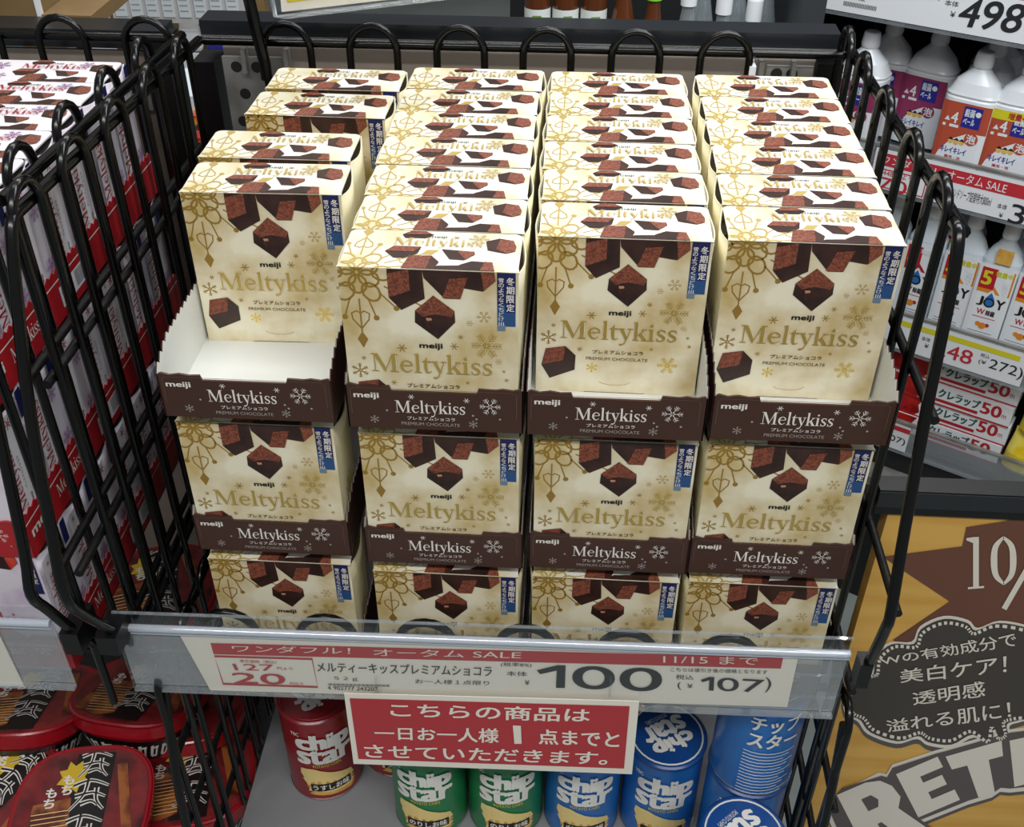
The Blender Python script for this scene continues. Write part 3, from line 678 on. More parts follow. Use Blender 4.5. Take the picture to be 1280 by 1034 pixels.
a.poly([(1252, 760), (1258, 763), (1300, 690), (1294, 687)], 'poster_white', 3)
def cloud(dx, grow):
    lobes = [(1172, 800, 28), (1140, 812, 30), (1112, 825, 38), (1190, 812, 40), (1240, 820, 50), (1200, 850, 60), (1096, 865, 42), (1105, 885, 38), (1130, 895, 36), (1180, 900, 40), (1150, 850, 60), (1290, 860, 60), (1280, 830, 50), (1235, 880, 45)]
    return lobes
OUT = [(1053, 880), (1058, 860), (1080, 845), (1088, 842), (1092, 820), (1112, 803), (1140, 802), (1150, 783), (1180, 770), (1210, 775), (1222, 785), (1250, 776), (1290, 784), (1310, 800), (1310, 890), (1278, 902), (1262, 908), (1264, 925), (1254, 930), (1246, 915), (1240, 935), (1218, 922), (1190, 935), (1160, 932), (1146, 924), (1120, 930), (1085, 918), (1072, 902), (1058, 895)]
def grow(P, d):
    c = np.array([1180, 855]); return [tuple(c + (np.array(p_) - c) * (1 + d / max(np.linalg.norm(np.array(p_) - c), 1))) for p_ in P]
SM = smooth(OUT + [OUT[0]], 4)
a.poly([(p_[0] + 1, p_[1] + 4) for p_ in grow(SM, 2)], 'poster_grey', 2)
a.poly(grow(SM, 0), 'poster_white', 3); a.poly(grow(SM, -4), 'poster_dark', 4)
dash = grow(SM, -9)
for i in range(0, len(dash) - 1):
    A_, B_ = np.array(dash[i]), np.array(dash[i + 1]); L_ = np.linalg.norm(B_ - A_); nseg = max(1, round(L_ / 8))
    for j in range(nseg):
        s0 = A_ + (B_ - A_) * (j / nseg); s1 = A_ + (B_ - A_) * ((j + .55) / nseg); a.line([s0, s1], 4, 'poster_white', 5)
a.txt('Wの有効成分で', [(1098, 822), (1268, 790), (1272, 808), (1103, 832)], 'poster_white', 6, .015)
a.txt('美白ケア！', [(1124, 838), (1258, 818), (1258, 842), (1126, 854)], 'poster_white', 6, .015)
a.txt('透明感', [(1140, 866), (1230, 851), (1232, 871), (1142, 882)], 'poster_white', 6, .015)
a.txt('溢れる肌に！', [(1107, 901), (1262, 876), (1264, 898), (1110, 916)], 'poster_white', 6, .015)
RET = [('R', [(1046, 994), (1106, 968), (1160, 1036), (1086, 1072)]), ('E', [(1120, 968), (1172, 946), (1200, 1000), (1148, 1022)]), ('T', [(1182, 946), (1252, 926), (1258, 990), (1208, 1000)]), ('I', [(1262, 926), (1300, 918), (1304, 975), (1268, 984)])]
hull = [(1030, 1012), (1050, 990), (1098, 966), (1108, 968), (1115, 956), (1170, 938), (1182, 935), (1262, 912), (1320, 905), (1320, 985), (1262, 991), (1250, 990), (1240, 997), (1210, 1006), (1170, 1022), (1150, 1030), (1170, 1044), (1060, 1080)]
hc = np.array([1200, 985])
a.poly([(p_[0], p_[1] + 4) for p_ in hull], 'poster_grey', 1.6)
a.poly(hull, 'poster_white', 2.2)
a.poly([(p_[0] + (4 if p_[0] < 1100 else 1), p_[1] + (4 if p_[1] < 975 else -5)) for p_ in hull], 'poster_grey', 4)
BLK = {'E': [(0, 0), (1, 0), (1, .24), (.45, .24), (.45, .38), (.9, .38), (.9, .6), (.45, .6), (.45, .76), (1, .76), (1, 1), (0, 1)],
       'T': [(0, 0), (1, 0), (1, .3), (.72, .3), (.72, 1), (.3, 1), (.3, .3), (0, .3)], 'I': [(0, 0), (1, 0), (1, 1), (0, 1)],
       'R': [(0, 0), (.6, 0), (.85, .06), (.97, .2), (.97, .4), (.82, .54), (1, 1), (.62, 1), (.45, .62), (.38, .62), (.38, 1), (0, 1)]}
for ch_, q in RET:
    A_, B_, C_, D_ = [np.array(v, float) for v in q]
    f_ = lambda x, y: tuple((A_ * (1 - x) + B_ * x) * (1 - y) + (D_ * (1 - x) + C_ * x) * y)
    a.poly([f_(*v) for v in BLK[ch_]], 'poster_white', 5)
    if ch_ == 'R': a.poly([f_(*v) for v in ((.36, .2), (.55, .2), (.62, .3), (.55, .4), (.36, .4))], 'poster_grey', 6)
mb.obj('printed_board', t)
ztop = float(L0[2]) + 10
MB().box(-.1, 4.5, -.02, .13, ztop, ztop + .21, 'black_metal').obj('top_trim', t)
MB().box(-.1, 4.5, -.03, -.02, ztop + .07, ztop + .2, 'dark_metal').obj('trim_face', t)
# ================================================================== potato chip canisters in the lower basket
mat('can_red', '8e1a22', .28, spec=.6); mat('can_green', '1f7a48', .3, spec=.6); mat('can_blue', '1c5fa8', .3, spec=.6, col2='2a78c4', scale=1, lo=.3, hi=.7); mat('can_lid_blue', '16488c', .3)
mat('can_white', 'e8e6df', .4); mat('can_yellow', 'd9c53c', .4); mat('chip', 'e3b95c', .5, col2='cf9540', scale=6); mat('chip_light', 'f0d68c', .5); mat('can_metal', 'b8b8b8', .25, metal=.9)
def can(x, y, z, rz, colr, flavour, label, tilt=None):
    t = thing('chip_canister', label, 'canister', (x, y, z), rz, 'potato chip canisters')
    R_, H = .33, 1.15
    b = MB(); b.loft( [(0, R_ - .01, R_ - .01, 2), (.02, R_, R_, 2), (H - .05, R_, R_, 2)], colr, 40); b.loft( [(0, R_ - .004, R_ - .004, 2), (.018, R_ + .006, R_ + .006, 2), (.03, R_ + .006, R_ + .006, 2)], 'can_metal', 40)
    def f(u, v, l):
        an = u / R_ - math.pi / 2; r = R_ + .004 + l * .0016; return (r * math.cos(an), r * math.sin(an), H - v * 1.14 - .04)
    class CA(Art):          # split wide polygons so that they follow the curve
        def poly(s, P, m, layer=1):
            us = [p[0] for p in P]; n = max(1, int((max(us) - min(us)) / .06))
            for i in range(n):
                lo, hi = min(us) + (max(us) - min(us)) * i / n, min(us) + (max(us) - min(us)) * (i + 1) / n
                Q = clip_poly(clip_poly([tuple(p) for p in P], 0, lo, True), 0, hi, False) if n > 1 else P
                if len(Q) > 2: Art.poly(s, Q, m, layer)
    a = CA(b, f)
    a.txt('chip', (-.23, .12, .23, .34), 'can_white', 4, .08); a.txt('star', (-.24, .30, .24, .47), 'can_white', 4, .08)
    a.txt('POTATO CHIPS', (-.12, .485, .13, .52), 'can_yellow', 4, .01)
    a.poly([(-.25, .62), (-.24, .55), (-.12, .54), (.02, .6), (.22, .68), (.24, .74), (.0, .78), (-.2, .72)], 'chip_light', 2)
    for k in range(4): a.poly([(-.24 + k * .03, .68 + k * .05), (-.1, .64 + k * .06), (.12, .68 + k * .05), (.25, .74 + k * .04), (.2, .78 + k * .04), (-.2, .76 + k * .04)], 'chip' if k % 2 else 'chip_light', 2.5)
    a.r(-.17, .735, .2, .83, 'ink', 4); a.txt(flavour, (-.15, .748, .18, .815), 'can_white', 5, .03)
    a.txt('YBC', (-.28, .1, -.2, .14), 'can_white', 4, .02)
    a.txt('チップ', (.84, .10, 1.22, .25), 'can_white', 4, .03); a.txt('スター', (.84, .27, 1.22, .42), 'can_white', 4, .03)
    for k in range(14): a.r(.82, .48 + k * .035, 1.24 - (k % 3) * .05, .488 + k * .035, 'can_white', 2)
    b.obj('tube', t)
    l = MB(); l.loft([(H - .05, R_ + .008, R_ + .008, 2), (H - .012, R_ + .012, R_ + .012, 2), (H, R_ - .005, R_ - .005, 2)], 'can_lid_blue' if colr == 'can_blue' else colr, 40)
    l.tube([((R_ - .03) * math.cos(q), (R_ - .03) * math.sin(q), H + .002) for q in np.linspace(0, 2 * math.pi, 33)], .008, 'can_white' if colr != 'can_red' else 'can_red', 6)
    la = Art(l, lambda u, v, k: (u, -v, H + k * .0014))
    ca, sa_ = math.cos(2.6), math.sin(2.6); ro = lambda x, y: (x * ca - y * sa_, x * sa_ + y * ca)
    la.txt('chip', [ro(-.18, -.17), ro(.18, -.17), ro(.18, .0), ro(-.18, .0)], 'can_white', 3, .07); la.txt('star', [ro(-.19, -.03), ro(.19, -.03), ro(.19, .13), ro(-.19, .13)], 'can_white', 3, .07)
    la.txt('POTATO CHIPS', [ro(-.1, .15), ro(.1, .15), ro(.1, .19), ro(-.1, .19)], 'can_white', 3)
    l.obj('plastic_lid', t)
    return t
FZ = -5.945
can(.26, .92, FZ, .35, 'can_red', 'うすしお味', 'red canister standing alone by the ramen side wires')
can(.90, 1.20, FZ, .3, 'can_red', 'うすしお味', 'red canister half hidden under the limit sign, next to the lone red one')
can(1.29, .62, FZ, 0, 'can_green', 'のりしお味', 'green canister nearest the red canisters'); can(1.965, .64, FZ, .12, 'can_green', 'のりしお味', 'green canister beside the blue ones')
can(2.645, .66, FZ, .05, 'can_blue', 'バターしょうゆ味', 'blue canister next to the green one, top hidden by the limit sign')
can(3.33, .68, FZ, 0, 'can_blue', 'バターしょうゆ味', 'blue canister beside the limit sign, round lid and full front showing')
can(4.0, .46, FZ, 2.9, 'can_blue', 'バターしょうゆ味', 'blue canister at the bottom of the rear stack by the bright wires'); can(4.0, .46, FZ + 1.16, 3.3, 'can_blue', 'バターしょうゆ味', 'blue canister turned backwards on the rear stack by the bright wires')
can(3.88, -.21, FZ, .2, 'can_blue', 'バターしょうゆ味', 'low blue canister in front with only its round lid in view')
# ================================================================== ramen bowls, lower area beside
mat('bowl_red', '9c1420', .22, spec=.6); mat('lid_black', '1d1616', .3); mat('lid_orange', 'a8602c', .3, col2='5d1c16', scale=5, lo=.4, hi=.6, spec=.7); mat('lid_yellow', 'd8b52c', .4); mat('lid_film', '8c2a2c', .12, spec=.8, col2='4a1c1c', scale=3)
def bowl(x, y, z, rz, label, tilt=0):
    t = thing('ramen_bowl', label, 'instant noodles', (x, y, z), rz, 'red instant ramen bowls'); t.rotation_euler.x = tilt
    b = MB(); b.loft( [(0, .36, .36, 2.6), (.03, .40, .40, 2.6), (.42, .56, .56, 2.8), (.44, .60, .60, 2.8), (.56, .61, .61, 2.8), (.585, .62, .62, 2.8)], 'bowl_red', 48)
    b.obj('bowl', t)
    sl = MB(); sl.loft([(.10, .436, .436, 2.65), (.38, .553, .553, 2.8)], 'lid_black', 48, cap=False)
    for k in range(26):
        an = k * .2417; c, q = math.cos(an), math.sin(an); 
        def sf(u, v): 
            r = .436 + (.553 - .436) * v + .006; aa = an + u; e = 2 / 2.75; return (r * math.copysign(abs(math.cos(aa)) ** e, math.cos(aa)), r * math.copysign(abs(math.sin(aa)) ** e, math.sin(aa)), .10 + .28 * v)
        for (u0, v0, u1, v1) in ((-.08, .2, -.02, .8), (-.02, .6, .08, .75), (.03, .15, .07, .7), (-.05, .15, .06, .3)):
            sl.add([sf(u0, v0), sf(u1, v0 + .05), sf(u1, v1), sf(u0, v1 - .05)],  [(0, 1, 2, 3)], 'can_white')
    sl.obj('paper_sleeve', t)
    l = MB(); l.loft([(.585, .612, .612, 2.8), (.60, .60, .60, 2.8)], 'bowl_red', 48); l.loft([(.601, .575, .575, 2.8), (.603, .57, .57, 2.8)], 'lid_film', 48)
    a = Art(l, lambda u, v, k: (u, -v, .604 + k * .0016), (-.53, -.53, .53, .53))
    a.poly([(-.12, -.55), (.22, -.55), (.22, .55), (-.12, .55)], 'lid_black', 1)
    a.poly([(-.42, -.05), (-.1, -.1), (-.05, .45), (-.2, .52), (-.45, .45)], 'lid_orange', 2)
    a.poly([(.25, -.4), (.34, -.42), (.5, .3), (.42, .34)], 'lid_orange', 2)
    a.poly([(-.12 + (.15 if i % 2 else .10) * math.cos(i * .3927), -.30 + (.17 if i % 2 else .11) * math.sin(i * .3927)) for i in range(16)], 'lid_yellow', 3)
    for q, (uu, vv) in enumerate(((-.2, -.32), (-.2, -.22), (-.33, -.2), (-.33, -.1))): a.txt('もち'[q % 2], (uu, vv, uu + .09, vv + .09), 'can_white', 4, .05)
    for (x0, y0, s_) in ((.05, -.42, .26), (.05, -.12, .30), (.05, .22, .30)):
        for pts in (((-.5, -.3), (.0, -.45), (.55, -.25)), ((-.1, -.5), (-.15, 0), (-.5, .5)), ((-.4, .05), (.1, -.05), (.5, .1)), ((.2, -.2), (.25, .2), (.5, .5)), ((-.2, .3), (.1, .22), (.3, .35))):
            A = smooth([(x0 + p_[0] * s_, y0 + p_[1] * s_) for p_ in pts], 4); n = len(A)
            a.polys(strip(A, [s_ * .17 * (1 - .6 * i / n) for i in range(n)]), 'can_white', 4)
            a.polys(strip(A, [s_ * .07 * (1 - .6 * i / n) for i in range(n)]), 'ink', 5.5)
    for k in range(10): a.line([(-.42 + .01 * k, .05 + .045 * k), (-.1 + .005 * k, .02 + .045 * k)], .008, 'chip_light', 3)
    l.obj('lid', t)
BZ = -6.0
MB().box(-3.4, -.62, -4.2, -.2, BZ - .80, BZ - .74, 'dark_metal').obj('shelf_board', g2)
for (px, py, z, rz, til, lab) in ((103, 1003, -5.75, .15, .1, 'red square ramen bowl tilted forward with a shining lid, nearest in the lower bay'),
        (-5, 985, -5.95, -.5, .1, 'red ramen bowl cut by the frame edge beside the shining one'),
        (30, 890, -5.75, .1, -.32, 'red ramen bowl right below the plain cream price card'), (165, 880, -5.7, -.1, -.35, 'red ramen bowl under the gap between the two price rails'),
        (235, 985, -6.1, .2, -.2, 'dark red ramen bowl low behind the slanting wires'), (225, 900, -6.1, .15, -.3, 'red ramen bowl at the back behind the slanting wires'), (195, 735, -5.2, .3, 0, 'red ramen bowl glimpsed above the price rail through the wires')):
    c = at(px, py, 'z', z); bowl(float(c[0]), float(c[1]), z - .59, rz, lab, til)
# ================================================================== bay of detergents standing at an angle
BA = math.atan2(-.506, .863); P0 = np.array([9.45443, 7.08732, 0.]); XD = np.array([.863, -.506, 0]); ND = np.array([.506, .863, 0])
def bay(a_, b_, z): return tuple(P0 + XD * a_ + ND * b_ + np.array([0, 0, z]))
mat('bay_dark', '0f1113', .6); mat('bay_metal', '34383c', .35, spec=.6); mat('pink_label', '94365f', .4); mat('orange_label', 'b8523a', .4); mat('royal', '2a2f8f', .4); mat('bottle_white', 'e9edf0', .3, spec=.6)
mat('drop_blue', '2a6fb5', .35); mat('label_orange', 'e08a2c', .4); mat('wrap_red', 'b81f2c', .4); mat('tomato', 'c5281f', .35, col2='8f1216', scale=5); mat('pouch_yellow', 'e8c81a', .22, col2='f4e36a', scale=3, spec=.7); mat('yellow_band', 'd8d02a', .5); mat('teal_ink', '2b5a52', .5)
clear('bottle_clear', (.85, .92, .96), .1, .12, .72, (.82, .9, .96))
B0 = thing('detergent_bay', 'dark shelving bay set at an angle with four bottle shelves', 'shelving', bay(0, 0, 0), BA)
def bb(x0, x1, y0, y1, z0, z1, m, nm, par=B0): return MB().box(x0, x1, y0, y1, z0, z1, m).obj(nm, par)
bb(-5.6, 3, 2.6, 2.7, -10, 2, 'bay_dark', 'back_panel'); bb(-5.8, -5.6, -.2, 2.7, -10, 2, 'bay_metal', 'side_panel')
for z in (-.98, -3.14, -5.52, -7.28): bb(-5.6, 3, -.2, 2.6, z - .1, z, 'bay_metal', 'shelf_board')
bb(-5.6, 3, -.22, -.1, -10, -7.4, 'bay_dark', 'base_panel'); bb(-5.6, 3, -.6, -.2, -8.0, -7.85, 'steel', 'base_rail'); bb(-5.6, 3, -.9, -.6, -10, -8.0, 'bay_dark', 'base_panel')
for x in (-4.62, -3.35): bb(x, x + .09, 2.4, 2.6, -3.1, -1.1, 'bay_metal', 'upright')
def card_rail(nm_label, z0, z1, cards):
    t = thing('price_rail', nm_label, 'price rail', bay(-5.6, -.3, z0), BA); h = z1 - z0
    MB().box(0, 8.6, 0, .02, 0, h, 'acrylic_edge').obj('rail_strip', t); MB().box(0, 8.6, -.03, .03, -.03, .0, 'acrylic_edge').obj('lower_edge', t); MB().box(0, 8.6, -.03, .03, h, h + .04, 'steel').obj('upper_edge', t)
    for (x0, x1, lab, fn) in cards:
        c = thing('price_card', lab, 'price card', bay(x0, -.312, z0), BA); mb = MB(); mb.box(0, x1 - x0, -.006, .0, .02, h - .02, 'paper_white')
        fn(Art(mb, lambda u, v, l: (u, -.008 - l * .002, h - .02 - v)), x1 - x0, h - .04); mb.obj('printed_card', c)
def c498(a, W, H):
    a.frame(.50, -.1, 1.12, H * .62, .02, 'bay_red'); a.txt('50', (.58, .05, .95, H * .52), 'bay_red', 2)
    a.txt('40枚', (1.28, H * .58, 1.48, H * .70), 'black_ink'); 
    for i in range(30): a.r(1.22 + i * .014, H * .76, 1.227 + i * .014, H * .86, 'black_ink')
    a.txt('キッチンタオル40枚入', (1.42, H * .18, 2.35, H * .42), 'black_ink'); a.txt('本体', (2.42, H * .36, 2.58, H * .48), 'black_ink'); a.txt('¥', (2.51, H * .58, 2.57, H * .70), 'black_ink')
    a.txt('498', [(2.64, H * .26), (3.34, H * .2), (3.30, H * .80), (2.60, H * .86)], 'black_ink', 2, .02, 5); a.txt('(¥', (3.36, H * .5, 3.5, H * .8), 'black_ink'); a.r(3.2, 0, W, H * .12, 'bay_red')
def c37(a, W, H):
    a.r(.03, .05, W, .22, 'bay_red'); a.txt('ワンダフル！', (.10, .08, .8, .19), 'paper_white', 2); a.txt('オータム SALE', (.95, .07, 1.68, .2), 'paper_white', 2)
    a.frame(.05, .26, .72, H - .02, .015, 'bay_red'); a.txt('448円より', (.15, .27, .55, .35), 'bay_red'); a.txt('70', (.12, .37, .5, .55), 'bay_red', 2)
    a.txt('キレイキレイ泡ハンドソープ詰替特大800ml', (.75, .28, 1.55, .42), 'black_ink'); a.txt('本体', (1.63, .34, 1.75, .41), 'black_ink'); a.txt('¥', (1.68, .46, 1.73, .52), 'black_ink')
    a.txt('378', (1.80, .30, 2.5, .56), 'black_ink', 2, .01, 5)
def c248(a, W, H):
    a.r(.0, .06, W - .1, .14, 'yellow_band'); a.txt('248', (.55, .2, 1.05, H - .1), 'bay_red', 2, .01); a.txt('税込', (1.14, .18, 1.26, .24), 'black_ink'); a.txt('(¥', (1.14, .28, 1.24, .36), 'black_ink')
    a.txt('272)', (1.28, .22, 1.72, .42), 'black_ink', 2); a.txt('本体', (.34, .2, .46, .27), 'black_ink'); a.txt('¥', (.4, .3, .46, .37), 'black_ink')
def cL(a, W, H): a.r(0, .06, W, .14, 'yellow_band'); a.txt('本体価格', (.1, .22, W - .1, .3), 'black_ink')
def c9(a, W, H): a.r(0, .04, W, .12, 'bay_red'); a.txt('9', (.06, .18, .2, .38), 'black_ink'); a.txt('(107)', (.22, .22, W - .03, .36), 'black_ink')
card_rail('price rail with the 498 yen card at the top of the angled bay', -1.30, -.72, [(-5.5, -1.2, 'white price card reading 498 yen', c498)])
card_rail('price rail under the hand soap bottles', -3.44, -2.86, [(-3.5, -.5, 'white price card with red autumn sale band under the soap bottles', c37)])
card_rail('price rail under the dish soap bottles', -5.72, -5.16, [(-3.6, -2.72, 'white and yellow price card half hidden by the basket wires', cL), (-2.66, -.93, 'white and yellow price card reading 272 yen with tax', c248)])
card_rail('clear price rail under the food wrap boxes', -7.42, -6.92, [(-2.75, -2.12, 'small red banded price card at the foot of the bay', c9)])
def soap(a_, b_, kind, label, grp='white hand soap refill bottles', extra=False):
    t = thing('soap_bottle', label, 'bottle', bay(a_, b_, -3.14), BA + rnd.uniform(-.1, .1), grp)
    b = MB(); b.loft( [(0, .28, .19, 3.5), (.03, .325, .22, 3.5), (.98, .33, .225, 3.5), (1.0, .315, .21, 3.5), (1.03, .33, .225, 3.5), (1.06, .31, .215, 3.2), (1.18, .26, .18, 2.8), (1.30, .14, .12, 2.3), (1.34, .105, .105, 2), (1.37, .10, .10, 2)], 'bottle_white', 32); b.obj('bottle_body', t)
    c = MB(); c.loft([(1.36, .115, .115, 2), (1.40, .12, .12, 2), (1.53, .105, .105, 2), (1.545, .09, .09, 2)], 'bottle_white', 24); c.obj('cap', t)
    l = MB(); a = Art(l, lambda u, v, k: (u, -.228 - k * .0015 + .9 * max(0, abs(u) - .2) ** 2 * 2.2, .95 - v), (-.3, 0, .3, .93))
    def seg(P, m, la=1):
        us = [p[0] for p in P]
        for i in range(10):
            lo = -.3 + .06 * i; Q = clip_poly(clip_poly(P, 0, lo, True), 0, lo + .06, False)
            if len(Q) > 2: a.poly(Q, m, la)
    m = 'pink_label' if kind == 'pink' else 'orange_label'
    seg(rect(-.3, .0, .3, .92), 'bottle_white', .5)
    seg([(-.3, .0), (.3, .0), (.3, .36), (.1, .36), (-.1, .48), (-.22, .66), (-.3, .9)], m); seg(rect(-.03, .03, .2, .3), 'royal', 2)
    a.txt('4', (-.16, .13, -.08, .27), 'bottle_white', 3, .02); a.poly([(-.24, .25), (-.17, .25), (-.205, .19)], 'bottle_white', 3); a.r(-.25, .29, -.05, .325, 'bottle_white', 3)
    a.txt('殺菌', (-.01, .06, .11, .16), 'bottle_white', 3, .02); a.txt('ベール', (-.01, .18, .13, .26), 'bottle_white', 3, .02); a.disc(.155, .11, .035, 'bottle_white', 3)
    a.disc(.14, .43, .085, m, 4, 16); a.txt('泡', (.085, .375, .195, .485), 'bottle_white', 5, .03)
    for q in range(3): a.disc(-.1 + .07 * q, .50 + .01 * (q % 2), .035, 'chip', 4, 8); a.poly([(-.14 + .07 * q, .485), (-.1 + .07 * q, .45), (-.06 + .07 * q, .485)], 'ink', 4.5)
    a.txt('キレイキレイ', (-.2, .58, .12, .66), 'royal', 3, .03); a.txt('薬用・泡', (-.13, .69, .07, .73), 'wrap_red', 3, .02)
    if extra: seg(rect(-.3, .0, .3, .12), 'yellow_band', 3); a.txt('増量40%', (-.1, .015, .2, .1), 'wrap_red', 4.5, .03)
    l.obj('front_label', t)
soap(-2.57, .2, 'orange', 'orange labelled soap bottle standing foremost above the autumn sale price card'); soap(-2.55, .78, 'orange', 'orange labelled soap bottle hidden directly behind the foremost one')
soap(-2.00, .25, 'orange', 'orange labelled soap bottle with a yellow band, cut by the picture edge', extra=True); soap(-3.28, .8, 'pink', 'pink labelled soap bottle standing closest to the orange ones'); soap(-3.90, .85, 'pink', 'pink labelled soap bottle between two other pink ones'); soap(-3.98, .15, 'pink', 'pink labelled soap bottle seen through the basket hoops')
soap(-2.62, 1.4, 'orange', 'soap bottle in shade whose cap shows above the orange pair'); soap(-2.2, 1.6, 'orange', 'rearmost shaded soap bottle near the picture edge')
def joy(a_, b_, kind, label):
    t = thing('dish_soap_bottle', label, 'bottle', bay(a_, b_, -5.52), BA + rnd.uniform(-.06, .06), 'dish soap bottles')
    b = MB(); b.loft( [(0, .24, .15, 3), (.03, .27, .18, 3), (.5, .275, .18, 3), (1.1, .27, .18, 3), (1.35, .25, .17, 3), (1.5, .18, .14, 2.5), (1.62, .09, .09, 2), (1.7, .09, .09, 2)], 'bottle_clear', 32); b.obj('bottle_body', t)
    c = MB(); c.loft([(1.68, .11, .11, 2), (1.95, .10, .10, 2), (2.0, .05, .05, 2)], 'bottle_white', 20); c.obj('cap', t)
    l = MB(); a = Art(l, lambda u, v, k: (u, -.186 - k * .0015 + 1.2 * max(0, abs(u) - .15) ** 2, 1.32 - v))
    for i in range(8): a.r(-.24 + .06 * i, .0, -.18 + .06 * i, 1.25, 'bottle_white', .5)
    top = 'wrap_red' if kind == 'red' else 'label_orange'
    a.poly([(-.2, .05), (.22, .05), (.22, .42), (.05, .42), (.0, .36), (-.05, .42), (-.2, .42)], top, 2); a.r(-.2, .05, .0, .36, 'wrap_red', 3); a.txt('5', (-.17, .1, -.06, .3), 'yellow_band', 4, .05)
    a.txt('増量中', (-.02, .07, .2, .15), 'yellow_band' if kind != 'red' else 'bottle_white', 4, .03); a.vtxt('一発で', .14, .17, .41, .08, 'bottle_white', 4, .03)
    a.poly( [(0, .40), (.06, .5), (.055, .58), (0, .62), (-.055, .58), (-.06, .5)], 'drop_blue', 4)
    a.txt('J', (-.15, .48, -.08, .62), 'ink', 5, .03); a.disc(0, .555, .072, 'ink', 4.5, 18); a.disc(0, .555, .05, 'drop_blue', 5.5, 16); a.txt('Y', (.09, .48, .2, .62), 'ink', 5, .03)
    a.txt('W', (-.12, .67, -.02, .75), 'wrap_red', 4, .03); a.txt('除菌', (0, .67, .11, .75), 'ink', 4, .03); a.r(-.16, .79, .14, .8, 'wrap_red', 3)
    a.disc(.0, .92, .05, 'label_orange', 4, 12); a.disc(-.06, .90, .035, 'label_orange', 4.5, 12); a.disc(.06, .9, .03, 'wrap_red', 4, 10)
    for q in range(3): a.r(-.17, 1.02 + .04 * q, .15, 1.026 + .04 * q, 'ink', 3)
    l.obj('front_label', t)
    if kind == 'stick': MB().box(-.08, .12, -.2, -.17, 1.36, 1.56, 'chip').obj('hang_tag', t)
joy(-1.66, .15, 'stick', 'dish soap bottle with a small orange picture tag on its neck'); joy(-2.13, .2, 'orange', 'orange labelled dish soap bottle crossed by the thick corner post'); joy(-2.66, .2, 'red', 'red labelled dish soap bottle seen between the basket wires'); joy(-1.15, .15, 'orange', 'dish soap bottle at the picture edge, mostly cut off'); joy(-3.2, .3, 'orange', 'dish soap bottle behind the chocolate boxes edge')
joy(-1.6, .7, 'orange', 'second row dish soap bottle behind the tagged one'); joy(-2.3, .75, 'orange', 'second row dish soap bottle behind the crossed one')
for k, (dx, dy) in enumerate(((0, 0), (.02, .02), (-.01, .0), (.0, .06))):
    t = thing('food_wrap_box', ['lowest', 'second lowest', 'second highest', 'topmost shaded'][k] + ' white and red food wrap box of the stack', 'food wrap', bay(-2.85 + dx, .0 + dy, -7.28 + .335 * k), BA, 'stacked food wrap boxes')
    m = MB(); m.box(0, 1.95, 0, .33, 0, .33, 'paper_white'); a = Art(m, lambda u, v, l: (u, -l * .002, .33 - v))
    a.poly([(.0, .0), (.72, .0), (.66, .12), (.7, .24), (.62, .33), (.0, .33)], 'tomato', 1); a.disc(.38, .16, .12, 'wrap_red', 2, 14)
    a.txt('NEW', (.74, .04, .88, .10), 'wrap_red', 2, .02); a.txt('クレラップ', (.92, .04, 1.50, .19), 'teal_ink', 2, .04); a.txt('50', (1.53, .03, 1.80, .22), 'wrap_red', 2, .04); a.txt('m', (1.82, .14, 1.88, .2), 'wrap_red', 2)
    a.r(.86, .22, 1.5, .27, 'wrap_red', 2); a.disc(.8, .2, .05, 'ink', 2); a.r(.0, .305, 1.95, .33, 'wrap_red', 1.5); m.obj('carton', t)
def pouch(a_, z, lab):
    t = thing('detergent_pouch', lab, 'pouch', bay(a_, .1, z), BA, 'yellow detergent pouches'); b = MB()
    b.loft( [(0, .3, .16, 2.6), (.06, .34, .19, 2.6), (.3, .33, .17, 2.5), (.55, .3, .08, 2.4), (.64, .29, .02, 2.4)], 'pouch_yellow', 28); b.obj('pouch_body', t)
    s_ = MB(); s_.box(-.29, .29, -.015, .015, .63, .70, 'pouch_yellow'); s_.obj('top_seal', t)
pouch(-.52, -7.28, 'yellow detergent pouch beside the food wrap stack'); pouch(-.45, -6.6, 'yellow detergent pouch lying on top of another pouch')
